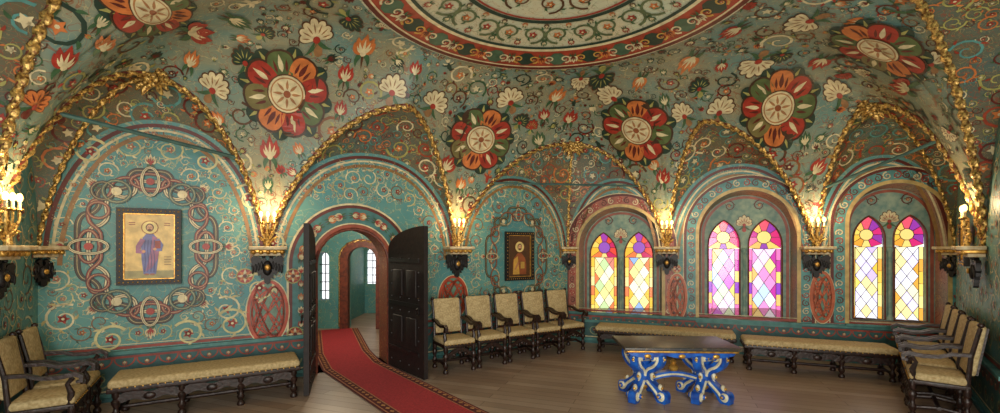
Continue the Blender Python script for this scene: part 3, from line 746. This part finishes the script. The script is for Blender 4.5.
# ------------------------------------------------------------ ribs
ribs=[(S1,TG),(S0,TG),(S1,TA),(SA,TA),(K_A,TA),(SA,TB),(SB,TB),(SB,TC),(SC,TC),(K_C,TC),(SC,TD),(SD,TD),(SD,TE),(SE,TE),(K_R,TE),(SE,TF),(SF,TF),(SF,TBK),(S0,TBK)]
for k,(P0,T) in enumerate(ribs):
    pts=groin(P0,T,26); fine=[]
    for i in range(len(pts)-1):
        L=(pts[i+1]-pts[i]).length; q=max(1,int(L/.014))
        for j in range(q): fine.append(pts[i].lerp(pts[i+1],j/q))
    fine.append(pts[-1]); 
    fine=[q-Vector((0,0,.02)) for q in fine]
    b=MB(); thin=P0 in (K_A,K_C,K_R)
    b.tube(fine,.024 if thin else .036,0,12,lobes=2,twist=40,amp=.36)
    if not thin: b.tube([q+Vector((0,0,.012)) for q in fine[::4]],.030,1,8)
    b.done('trim_%d'%(k+1),[M_gold,M_redwood])
for T in (TA,TC,TE):
    b=MB(); P=Vector((T[0].x,T[0].y,T[1]-.06))
    for sg in(-1,1):
        for k in range(5):
            an=(k-2)*.5
            d=Vector((sg*math.cos(an),-.15,math.sin(an)*.8)); b.tube([P,P+d*.10,P+d*.19+Vector((0,-.02,-.02)),P+d*.23+Vector((0,-.01,-.06))],[.03,.045,.035,.012],0,8)
    for k in range(7):
        a=2*pi*k/7; b.ball((P.x+.065*math.cos(a),P.y-.08,P.z+.065*math.sin(a)-.03),.042,0,(1,.7,1))
    b.ball((P.x,P.y-.11,P.z-.03),.045,0)
    b.done('gilded_boss',[M_gold])
def rod(a,b_,r=.026):
    m_=MB(); m_.tube([a,b_],r,0,8); m_.done('tie_rod',[M_rod])
gA=groin(S1,TA); gA2=groin(SA,TA)
def atz(g,z_):
    for i in range(len(g)-1):
        if g[i].z<=z_<=g[i+1].z:
            t=(z_-g[i].z)/(g[i+1].z-g[i].z+1e-9); return g[i].lerp(g[i+1],t)
rod(atz(gA,3.45),atz(gA2,3.3)); rod(atz(groin(SB,TC),3.25),atz(groin(SC,TC),3.25),.02); rod(atz(groin(SD,TE),3.05),atz(groin(SE,TE),3.45))
# ------------------------------------------------------------ corbels + eagles + sconces
EH=[(0,.22),(.04,.30),(.07,.42),(.03,.50),(.10,.56),(.20,.50),(.25,.42),(.17,.43),(.15,.30),(.30,.42),(.46,.46),(.56,.36),(.52,.22),(.55,.05),(.46,-.02),(.46,-.16),(.34,-.14),(.30,-.30),(.20,-.20),(.22,-.42),(.12,-.36),(.10,-.55),(0,-.62)]
def corbel(P,N,k=1.0,sconce=True):
    N3=Vector((N.x,N.y,0)).normalized(); ang=math.atan2(N3.y,N3.x)+pi/2
    e=empty('corbel'); e.location=(P.x+N3.x*.01,P.y+N3.y*.01,0); e.rotation_euler=(0,0,ang)
    b=MB()
    b.rbox((0,-.15*k,2.0),(.46*k,.30*k,.05),.012,0); b.rbox((0,-.12*k,1.955),(.40*k,.24*k,.05),.015,1); b.rbox((0,-.09*k,1.91),(.32*k,.18*k,.05),.012,0)
    for q in range(-2,3): b.ball((q*.085*k,-.22*k,1.945),.035*k,1)
    b.done('capital',[M_cream,M_goldflat],e)
    b=MB(); s_=.36*k; out=[(x*s_,1.70+z_*s_) for x,z_ in EH]+[(-x*s_,1.70+z_*s_) for x,z_ in reversed(EH[1:-1])]
    b.prism(out,.05,0,Matrix.Translation((0,-.07,0)))
    b.ball((0,-.10,1.70),.075*k,0,(.8,.5,1.4)); b.ball((0,-.14,1.71),.035*k,1,(1,.4,1.2))
    for sg in(-1,1):
        for q in range(4): b.ball((sg*(.07+.035*q)*k,-.1,1.74-.02*q),.03*k,0,(.5,.4,2.0))
        b.ball((sg*.045*k,-.1,1.87),.022*k,0)
    b.done('double_headed_eagle',[M_black,M_goldflat],e)
    if sconce:
        s=empty('wall_sconce'); s.location=(P.x,P.y,0); s.rotation_euler=(0,0,ang)
        b=MB()
        b.tube([(0,-.16,2.03),(0,-.15,2.2),(0,-.15,2.38)],[.035,.02,.015],0)
        for sg in(-1,0,1):
            b.tube([(0,-.15,2.12),(sg*.06,-.17,2.18),(sg*.09,-.19,2.28),(sg*.09,-.19,2.36)],[.018,.014,.012,.012],0,6)
            b.lathe([(.012,0),(.035,.02),(.03,.03)],(sg*.09,-.19,2.36),0)
            b.tube([(sg*.09,-.19,2.38),(sg*.09,-.19,2.46)],.014,2,8)
            b.ball((sg*.09,-.19,2.50),.026,1,(1,1,1.8))
        for q in range(5):
            a=(q-2)*.5
            b.tube([(0,-.13,2.06),(math.sin(a)*.08,-.14,2.06+.12*math.cos(a)),(math.sin(a)*.14,-.16,2.05+.22*math.cos(a)),(math.sin(a)*.16,-.18,2.02+.22*math.cos(a)+.02)],[.012,.024,.018,.005],0,6)
        b.done('gilded_bracket',[M_gold,M_flame,M_cream],s)
        l=bpy.data.lights.new('sconce_lamp','POINT'); l.energy=19; l.color=(1,.74,.42); l.shadow_soft_size=.06
        o=link(bpy.data.objects.new('sconce_lamp',l),s); o.location=(0,-.34,2.55)
corbel(S1,(WNL.N+W1.N),.9)
corbel(SA,WL.N,1.1); corbel(SB,WL.N,1.1); corbel(SC,WB.N,1.05); corbel(SD,WB.N,1.05); corbel(SE,WR.N,.9)
corbel(K_A,(WL.N+WNL.N),.8,False); corbel(K_C,(WL.N+WB.N),.8,False); corbel(K_R,(WB.N+WR.N),.8,False)
# ------------------------------------------------------------ icons
def icon(W,I,kind):
    e=empty('icon_painting'); a,b,c,d=I; mb=MB(); fw=.07
    def bx(x0,x1,z0,z1,o0,o1,mi):
        v=[W.P(x,z_,o) for z_ in(z0,z1) for o in(o0,o1) for x in(x0,x1)]
        mb.add(v,[(0,2,3,1),(4,5,7,6),(0,1,5,4),(2,6,7,3),(0,4,6,2),(1,3,7,5)],mi)
    bx(a,b,c,c+fw,.06,.12,0);bx(a,b,d-fw,d,.06,.12,0);bx(a,a+fw,c+fw,d-fw,.06,.12,0);bx(b-fw,b,c+fw,d-fw,.06,.12,0)
    g=.012
    A,B,C,D=a+fw,b-fw,c+fw,d-fw
    bx(A,B,C,C+g,.06,.105,1);bx(A,B,D-g,D,.06,.105,1);bx(A,A+g,C,D,.06,.105,1);bx(B-g,B,C,D,.06,.105,1)
    bx(A,B,C,D,.06,.075,2)
    for k in range(14):
        t=(k+.5)/14
        for (x_,z_) in ((a+(b-a)*t,c+fw/2),(a+(b-a)*t,d-fw/2),(a+fw/2,c+(d-c)*t),(b-fw/2,c+(d-c)*t)):
            q=W.P(x_,z_,.122); mb.ball(q,.009,1,n=6)
    mb.done('frame',[M_black,M_goldflat,M_cream],e,False)
    p=Painter(); m=W.map(.079); w=B-A;h=D-C; X=lambda t:A+w*t; Z=lambda t:C+h*t
    bg=(238,204,128) if kind==1 else (84,52,28)
    p.rect(m,A+g,B-g,C+g,D-g,bg,0)
    if kind==1:
        p.rect(m,A+g,B-g,C+g,Z(.13),(170,160,106),1)
        robe=(112,116,170); cl=(164,106,140)
        hc=(X(.5),Z(.79)); 
        p.face([m(X(.38),Z(.08),2),m(X(.62),Z(.08),2),m(X(.66),Z(.3),2),m(X(.67),Z(.5),2),m(X(.64),Z(.63),2),m(X(.56),Z(.70),2),m(X(.44),Z(.70),2),m(X(.36),Z(.63),2),m(X(.33),Z(.5),2),m(X(.34),Z(.3),2)],robe)
        p.face([m(X(.42),Z(.12),3),m(X(.54),Z(.17),3),m(X(.66),Z(.32),3),m(X(.69),Z(.48),3),m(X(.64),Z(.64),3),m(X(.55),Z(.66),3),m(X(.52),Z(.45),3)],cl)
        p.ribbon(m,[(X(.37),Z(.61)),(X(.28),Z(.50)),(X(.27),Z(.42)),(X(.38),Z(.42))],.055,cl,4); p.ribbon(m,[(X(.64),Z(.61)),(X(.72),Z(.52)),(X(.70),Z(.45)),(X(.62),Z(.46))],.05,robe,4)
        p.rect(m,X(.60),X(.71),Z(.47),Z(.59),(150,60,44),5); p.disc(m,X(.385),Z(.425),.02,(206,150,112),6,8); p.disc(m,X(.60),Z(.46),.02,(206,150,112),6,8)
        for t in(.40,.46,.52,.58): p.ribbon(m,[(X(t),Z(.11)),(X(t+.015),Z(.3)),(X(t-.005),Z(.44)),(X(t+.01),Z(.6))],.007,(76,74,124),4)
        for t in(.44,.55): p.disc(m,X(t),Z(.075),.028,(160,104,76),3,8,ry=.014)
        for zz in(.30,.26,.22,.34): p.ribbon(m,[(X(.78),Z(zz)),(X(.92),Z(zz))],.008,(150,110,60),2)
        for xx in(.16,.84):
            for zz in(.86,.83): p.ribbon(m,[(X(xx-.06),Z(zz)),(X(xx+.06),Z(zz))],.01,(150,70,50),2)
        hr=.10*h
    else:
        hc=(X(.5),Z(.72)); hr=.13*h
        p.face([m(X(.2),Z(.06),2),m(X(.8),Z(.06),2),m(X(.80),Z(.34),2),m(X(.74),Z(.46),2),m(X(.58),Z(.57),2),m(X(.42),Z(.57),2),m(X(.26),Z(.46),2),m(X(.2),Z(.34),2)],(150,80,44))
        p.face([m(X(.2),Z(.06),3),m(X(.5),Z(.06),3),m(X(.42),Z(.5),3),m(X(.24),Z(.42),3)],(210,160,70))
        p.rect(m,X(.54),X(.72),Z(.2),Z(.36),GD,4); p.ribbon(m,[(X(.3),Z(.18)),(X(.46),Z(.36))],.04,(180,120,80),4)
    p.disc(m,hc[0],hc[1],hr,(246,222,140),3,20); p.ring(m,hc[0],hc[1],hr,.009,(150,80,40),4,20)
    p.disc(m,hc[0],hc[1],hr*.50,(84,54,36),5,14,ry=hr*.62); p.disc(m,hc[0],hc[1]-hr*.05,hr*.38,(216,166,124),6,12,ry=hr*.5)
    p.disc(m,hc[0],hc[1]-hr*.42,hr*.26,(96,60,40),7,10,ry=hr*.22)
    p.ribbon(m,[(hc[0]-hr*.12,hc[1]-hr*.28),(hc[0]+hr*.12,hc[1]-hr*.28)],hr*.05,(150,60,50),8)
    for sg in(-1,1): p.disc(m,hc[0]+sg*hr*.15,hc[1]+hr*.06,hr*.06,(40,24,18),7,6)
    p.ribbon(m,[(hc[0],hc[1]+hr*.06),(hc[0],hc[1]-hr*.16)],hr*.06,(160,106,70),7)
    p.done('panel',e)
icon(WL,I1,1); icon(WL,I2,2)
rb=WR.s(973); icon(WR,(rb-.2,rb+.25,1.75,2.35),2)
# ------------------------------------------------------------ door + annex
e=empty('door_1')
loft('passage_reveal',WL,door_out,0,door_out,-.55,M_reveal2,e)
b=MB()
o=[(door_out[1][0],.0)]+door_out[2:]+[(door_out[0][0],.0)]
b.tube([WL.P(x_,z_,.02) for x_,z_ in o],.026,0,8); b.done('door_moulding',[M_redwood],e)
def leaf(P,d,w,name):
    b=MB(); hs=1.98; ht=dtop+.02
    out=[(0,.015),(w,.015),(w,ht)]+[(w-w*math.sin(pi/2*k/10),hs+(ht-hs)*math.cos(pi/2*k/10)) for k in range(1,11)]
    b.prism(out,.07,0)
    for z_ in(.35,1.1,1.8): 
        for sy in(-1,1): b.box((w*.45,sy*.04,z_),(w*.86,.012,.06),1)
    for cx in(.3,.68):
        for z_ in(.55,1.3):
            for sy in(-1,1): b.rbox((w*cx,sy*.04,z_+.14),(w*.26,.03,.42),.01,0)
    for i_ in range(4):
        for j_ in range(9):
            for sy in(-1,1): b.ball((w*(.12+.25*i_),sy*.04,.15+j_*.21),.014,1,n=6)
    b.lathe([(.03,0),(.04,.01),(.02,.04)],(0,0,0),1,10,Matrix.Translation((w*.88,-.05,1.05)))
    b.tube([(w*.88+.05*math.cos(a),-.07,1.02+.05*math.sin(a)) for a in [2*pi*k/12 for k in range(13)]],.008,1,6)
    o=b.done(name,[M_door,M_black],e); o.location=(P[0],P[1],0); o.rotation_euler=(0,0,math.atan2(d[1],d[0]))
pR=WL.P(ds1+.02,0,.06); pL=WL.P(ds0-.05,0,.06)
leaf((pR.x,pR.y),(.64,-.77),1.2,'leaf_right')
leaf((pL.x,pL.y),(.31,-.95),1.10,'leaf_left')
ax=[V2(-4.4,6.45),V2(-6.0,11.2),V2(-1.2,11.2),V2(-1.2,8.3)]
AW=Wall(V2(-6.0,11.2),V2(-1.2,11.2),V2(-3,9))
ah=arch_out(AW.s(347),AW.s(379),-.02,AW.sz(364,243)[1]); wh=arch_out(AW.s(317.5),AW.s(329),AW.sz(324,300)[1],AW.sz(324,252)[1])
aw=panel('wall_annex_back',AW,rect(0,AW.L,-.03,3.1),[ah,wh],0,.3,M_wall)
for nm,(A_,B_) in (('wall_annex_left',(ax[0],ax[1])),('wall_annex_right',(ax[2],ax[3]))):
    panel(nm,Wall(A_,B_,V2(-3,9)),rect(0,(B_-A_).length,-.03,3.1),[],0,.08,M_wall)
mk('ceiling_annex',[(-6.2,6.0,3.1),(-1.0,8.6,3.1),(-1.0,11.3,3.1),(-6.2,11.3,3.1)],[(0,1,2,3)],M_reveal2)
BW=Wall(V2(-4.15,13.8),V2(-2.2,13.8),V2(-3,12)); bh=arch_out(BW.s(367),BW.s(378),.9,2.0)
panel('wall_chamber_back',BW,rect(0,BW.L,-.03,3.1),[bh],0,.08,M_wall)
for nm,(A_,B_) in (('wall_chamber_left',(V2(-4.15,11.5),V2(-4.15,13.8))),('wall_chamber_right',(V2(-2.3,11.5),V2(-2.2,13.8)))):
    panel(nm,Wall(A_,B_,V2(-3.6,12.5)),rect(0,(B_-A_).length,-.03,3.1),[],0,.08,M_wall)
mk('ceiling_chamber',[(-4.2,11.4,3.1),(-2.1,11.4,3.1),(-2.1,13.9,3.1),(-4.2,13.9,3.1)],[(0,1,2,3)],M_reveal2)
d2=empty('door_2'); b=MB()
aho=[(ah[1][0],0)]+ah[2:]+[(ah[0][0],0)]
cxa=(ah[0][0]+ah[1][0])/2
b.band([AW.P(cxa+(x_-cxa)*1.12,z_,.03) for x_,z_ in aho],(0,-1,0),.16,.2,0)
b.tube([AW.P(cxa+(x_-cxa)*1.36,z_+.06,.08) for x_,z_ in aho],.035,1,8,lobes=2,twist=30)
b.done('carved_portal',[M_redwood,M_gold],d2)
pp=Painter()
fill(pp,AW,lambda s_:3.0,[(ah[0][0]-.25,ah[1][0]+.25,0,2.5),(wh[0][0]-.1,wh[1][0]+.1,.6,2.2)],.3,AW.L-.2,.5,None,tries=2500,seed=31,R0_=(.07,.16))
pp.done('annex_painting',aw)
w4=empty('window_4'); g=MB()
for k in range(5):
    z_=wh[0][1]+k*.22; g.tube([AW.P(wh[0][0],z_,-.15),AW.P(wh[1][0],z_,-.15)],.012,0,6)
g.tube([AW.P((wh[0][0]+wh[1][0])/2,wh[0][1],-.15),AW.P((wh[0][0]+wh[1][0])/2,wh[0][1]+1.2,-.15)],.012,0,6); g.done('grille',[M_black],w4)
w5=empty('window_5'); g=MB()
for k in range(5):
    z_=.95+k*.22; g.tube([BW.P(bh[0][0],z_,-.04),BW.P(bh[1][0],z_,-.04)],.012,0,6)
g.tube([BW.P((bh[0][0]+bh[1][0])/2,.9,-.04),BW.P((bh[0][0]+bh[1][0])/2,2.0,-.04)],.012,0,6); g.done('grille',[M_black],w5)
# ------------------------------------------------------------ carpet
def carpet():
    e=[(-4.0,11.0),(-3.0,8.6),(-2.48,7.6),(-.62,5.25),(1.3,2.85)]
    b=MB()
    w=.50; layers=[(w,.010,0),(w-.03,.012,2),(w-.045,.014,0),(w-.14,.016,2),(w-.155,.018,1)]
    for hw,z_,mi in layers:
        v=[]
        for i,p_ in enumerate(e):
            a=Vector(e[max(i-1,0)]);c=Vector(e[min(i+1,len(e)-1)]);t=(c-a).normalized();n_=V2(-t.y,t.x)
            q=Vector(p_); v+=[(q.x+n_.x*hw,q.y+n_.y*hw,z_),(q.x-n_.x*hw,q.y-n_.y*hw,z_)]
        b.add(v,[(2*i,2*i+1,2*i+3,2*i+2) for i in range(len(e)-1)],mi)
    Z=Vector((0,0,.022))
    for i in range(len(e)-1):
        a=Vector(e[i]);c=Vector(e[i+1]);t=(c-a).normalized();n_=V2(-t.y,t.x);L=(c-a).length;k=0
        while (k+.5)*.13<L:
            q=a+t*(k+.5)*.13
            for s_ in(-.41,.41):
                r=q+n_*s_; b.add([(r+t*.045).to_3d()+Z,(r+n_*.03).to_3d()+Z,(r-t*.045).to_3d()+Z,(r-n_*.03).to_3d()+Z],[(0,1,2,3)],3)
            k+=1
    b.done('carpet_runner',[mat('carpet_edge',(96,26,30),(70,18,24),40,.95),mat('carpet_red',(170,40,48),(138,30,38),40,.95),mat('carpet_stripe',(190,130,86),(150,96,66),30,.95),mat('carpet_motif',(190,136,80),(150,100,60),30,.95)],None,False)
carpet()
# ------------------------------------------------------------ furniture
LEG=[(.03,0),(.036,.02),(.03,.05),(.018,.07),(.03,.10),(.036,.13),(.022,.16),(.018,.2),(.034,.25),(.036,.28),(.02,.31),(.03,.34),(.03,.42)]
def legs(b,x,y,h=.42,mi=0,k=1): b.lathe([(r*k,z_*h/.42) for r,z_ in LEG],(x,y,0),mi,10)
def armchair(loc,N,sc_=1.0):
    b=MB(); w=.54;d=.50
    for x in(-w/2+.03,w/2-.03):
        legs(b,x,-d/2+.03,k=1.2); legs(b,x,d/2-.03,k=1.2)
        b.tube([(x,-d/2+.03,.12),(x,0,.15),(x,d/2-.03,.12)],.022,0)
        b.tube([(x,d/2-.03,.40),(x,d/2,.75),(x,d/2+.07,1.08)],[.026,.022,.02],0); b.ball((x,d/2+.075,1.11),.03,0)
        b.tube([(x,-d/2+.05,.44),(x*1.04,-d/2+.03,.55),(x*1.04,-d/2+.06,.64),(x*1.06,-d/2+.02,.70)],[.024,.03,.02,.024],0)
        b.band([(x*1.06,d/2-.0,.78),(x*1.08,d/2-.15,.77),(x*1.1,0,.73),(x*1.1,-d/2+.12,.72),(x*1.1,-d/2+.0,.74),(x*1.1,-d/2-.05,.71),(x*1.1,-d/2-.05,.66),(x*1.1,-d/2-.01,.66)],(1,0,0),.055,[.035,.035,.035,.04,.045,.04,.035,.02],0)
    b.tube([(-w/2,0,.15),(w/2,0,.15)],.022,0)
    b.band([(-w/2+.03,-d/2+.03,.26),(-.15,-d/2+.03,.29),(-.07,-d/2+.03,.34),(0,-d/2+.03,.36),(.07,-d/2+.03,.34),(.15,-d/2+.03,.29),(w/2-.03,-d/2+.03,.26)],(0,1,0),.025,.07,0)
    for x in(-.1,0,.1): b.ball((x,-d/2+.03,.31-abs(x)*.3),.035,0)
    b.rbox((0,0,.415),(w,d,.05),.01,0)
    b.rbox((0,-.005,.475),(w-.01,d-.01,.09),.035,1)
    M=Matrix.Translation((0,d/2-.0,.56))@Matrix.Rotation(-.16,4,'X')
    b.rbox((0,0,.27),(w-.06,.08,.56),.03,1,M)
    b.box((0,.045,.27),(w-.09,.02,.52),0,M)
    for k in range(9):
        x=-w/2+.04+k*(w-.08)/8; b.ball((x,-d/2,.44),.009,2,n=6)
    ang=math.atan2(N[1],N[0])+pi/2
    b.v=[q*sc_ for q in b.v]
    return b.done('upholstered_armchair',[M_dark,M_fab,M_goldflat],None,True,(loc[0],loc[1],0),ang)
def bench(loc,ang,L,D=.5):
    b=MB(); n_=max(2,round(L/.75)+1)
    for k in range(n_):
        x=-L/2+.08+k*(L-.16)/(n_-1)
        for y in(-D/2+.05,D/2-.05): legs(b,x,y,.38,0,1.3)
        b.tube([(x,-D/2+.05,.12),(x,D/2-.05,.12)],.022,0)
    b.tube([(-L/2+.08,0,.12),(L/2-.08,0,.12)],.024,0)
    for k in range(n_-1):
        x0=-L/2+.08+k*(L-.16)/(n_-1);x1=x0+(L-.16)/(n_-1)
        for y in(-D/2+.04,D/2-.04):
            pts=[(x0+(x1-x0)*t/10,y,.33-.05*abs(math.cos(pi*t/10*2))) for t in range(11)]
            b.band(pts,(0,1,0),.025,.10,0)
            b.ball(((x0+x1)/2,y-.01,.28),.045,0,(1.4,.5,1))
    b.rbox((0,0,.385),(L,D,.06),.012,0)
    b.rbox((0,0,.45),(L-.01,D-.01,.10),.038,1)
    for k in range(int(L/.07)): b.ball((-L/2+.05+k*.07,-D/2,.41),.009,2,n=6)
    return b.done('upholstered_bench',[M_dark,M_fab,M_goldflat],None,True,(loc[0],loc[1],0),ang)
aL=math.atan2(WL.N.y,WL.N.x)+pi/2; aB=math.atan2(WB.N.y,WB.N.x)+pi/2
OL=.80
s0=WL.s(112,OL); s1=WL.s(298,OL); q=WL.P((s0+s1)/2,0,OL); bench((q.x,q.y),aL,s1-s0,.60)
def benchB(x0,x1,off):
    W=WB; a=W.s(x0,off);b_=W.s(x1,off); q=W.P((a+b_)/2,0,off); bench((q.x,q.y),aB,b_-a,.52)
benchB(742,893,1.0); benchB(597,735,.6)
sa=WL.s(454,.85)
for k in range(5):
    q=WL.P(sa+k*.635,0,.85-.06*k); armchair(q,WL.N,1.03)
for k in range(4):
    q=WR.P(1.0+k*.66,0,.5); armchair(q,WR.N,1.03)
for k in range(2):
    q=WNL.P(.74+k*.64,0,.42); armchair(q,WNL.N)
# ------------------------------------------------------------ table
def table(loc,ang):
    e=empty('baroque_table'); H=.74; b=MB()
    b.rbox((0,0,H-.02),(1.48,.80,.045),.012,0); b.rbox((0,0,H-.055),(1.40,.72,.035),.01,1); b.rbox((0,0,H-.085),(1.34,.64,.04),.01,2)
    b.done('top',[M_top,M_goldflat,M_blue],e)
    b=MB()
    S=[(.05,.66),(.20,.655),(.30,.61),(.31,.53),(.24,.45),(.14,.40),(.09,.33),(.11,.25),(.19,.19),(.28,.13),(.34,.06),(.39,.045),(.42,.08),(.41,.12),(.37,.12)]
    for ex_ in(-.40,.40):
        for dx,dy in((-1,-1),(1,-1),(-1,1),(1,1)):
            u=Vector((dx*.50,dy*.66,0)); wn=Vector((-u.y,u.x,0)).normalized()
            P=[Vector((ex_,0,0))+u*r+Vector((0,0,z_)) for r,z_ in S]
            Q=[]
            for i in range(len(P)-1):
                p0=P[max(i-1,0)];p1=P[i];p2=P[i+1];p3=P[min(i+2,len(P)-1)]
                for t in(0,.33,.66): Q.append(.5*((2*p1)+(p2-p0)*t+(2*p0-5*p1+4*p2-p3)*t*t+(3*p1-p0-3*p2+p3)*t**3))
            Q.append(P[-1]); n_=len(Q)
            b.band(Q,wn,.10,[(.085+.045*math.sin(pi*i/n_*2)**2)*(1 if i<n_*.8 else .7) for i in range(n_)],0)
            for s_ in(-1,1):
                b.tube([q+wn*s_*.050 for q in Q],.020,1,6)
            b.tube([q+u.normalized()*.045 for q in Q[4:-10]],.016,1,6)
            for (r,z_,rr) in((.24,.575,.06),(.37,.095,.05)):
                c=Vector((ex_,0,z_))+u*r
                for s_ in(-1,1): b.ball(c+wn*s_*.05,rr,1,(.9,.9,.95)); b.ball(c+wn*s_*.08,rr*.65,0);  b.ball(c+wn*s_*.105,rr*.35,2)
            for (r,z_) in((.33,.56),(.14,.31),(.29,.18)):
                c=Vector((ex_,0,z_))+u*(r+.03); b.ball(c,.034,1,(.9,.9,1.5)); b.ball(c+u*.04,.02,2)
        b.lathe([(.05,.16),(.10,.20),(.13,.27),(.09,.34),(.07,.40),(.10,.46),(.13,.54),(.15,.62),(.16,.66)],(ex_,0,0),0,14)
        for z_ in(.24,.52): b.lathe([(.10,z_-.02),(.145,z_),(.10,z_+.02)],(ex_,0,0),1,14)
        b.ball((ex_,0,.17),.07,2)
    b.band([(-.34+.68*t/12,0,.25+.07*math.sin(pi*t/12)) for t in range(13)],(0,1,0),.10,.07,0)
    for s_ in(-1,1): b.tube([(-.34+.68*t/12,s_*.052,.25+.07*math.sin(pi*t/12)) for t in range(13)],.014,1,6)
    b.lathe([(.02,.33),(.06,.37),(.07,.41),(.03,.45),(.045,.48),(.0,.52)],(0,0,0),2,12)
    b.done('scrolled_legs',[M_blue,M_white,M_goldflat],e)
    b=MB()
    for y in(-.31,.31):
        out=[(-.65,.66),(.65,.66)]+[(.65-1.30*k/24,.63-.035*abs(math.sin(pi*k/24*3))) for k in range(25)]
        b.prism(out,.025,0,Matrix.Translation((0,y,0)))
        for x in(-.43,0,.43): b.ball((x,y+math.copysign(.015,y),.62),.035,1,(1.3,.5,.8))
    b.done('apron',[M_blue,M_goldflat],e)
    e.location=(loc[0],loc[1],0); e.rotation_euler=(0,0,ang)
table((2.33,6.05),-.04)
# ------------------------------------------------------------ lights
w=bpy.data.worlds.new('sky'); sc.world=w; w.use_nodes=True
bg=w.node_tree.nodes['Background']; bg.inputs[0].default_value=(.95,.97,1,1); bg.inputs[1].default_value=1.5
def area(name,loc,tgt,size,en,col):
    l=bpy.data.lights.new(name,'AREA'); l.size=size; l.energy=en; l.color=col
    o=link(bpy.data.objects.new(name,l)); o.location=loc; o.rotation_euler=(Vector(tgt)-Vector(loc)).to_track_quat('-Z','Y').to_euler()
area('rear_fill_light',(0,-2.4,2.6),(1,8,2.2),3.5,520,(1,.94,.86))  # main fill added behind the camera; the rear wall has no window
area('vault_fill_light',(1,2.0,.5),(1,6,5),3.0,125,(1,.92,.78))  # unseen upward fill, added to brighten the vault
l=bpy.data.lights.new('annex_fill_light','POINT'); l.energy=120; l.color=(1,.85,.62); l.shadow_soft_size=.2; o=link(bpy.data.objects.new('annex_fill_light',l)); o.location=(-3.4,9.2,2.5)  # added point light with no fitting, brightens the room behind the door
l=bpy.data.lights.new('chamber_fill_light','POINT'); l.energy=40; l.color=(1,.8,.55); l.shadow_soft_size=.2; o=link(bpy.data.objects.new('chamber_fill_light',l)); o.location=(-3.2,12.4,2.6)  # unseen fill added to light the chamber past the second doorway
cd=bpy.data.cameras.new('camera'); cd.sensor_width=36; cd.lens=F*36/1000; cd.shift_y=.0415; cd.clip_start=.05
co=link(bpy.data.objects.new('camera',cd)); co.location=(0,0,EYE); co.rotation_euler=(pi/2,0,0); sc.camera=co
print('verts',sum(len(o.data.vertices) for o in bpy.data.objects if o.type=='MESH'))
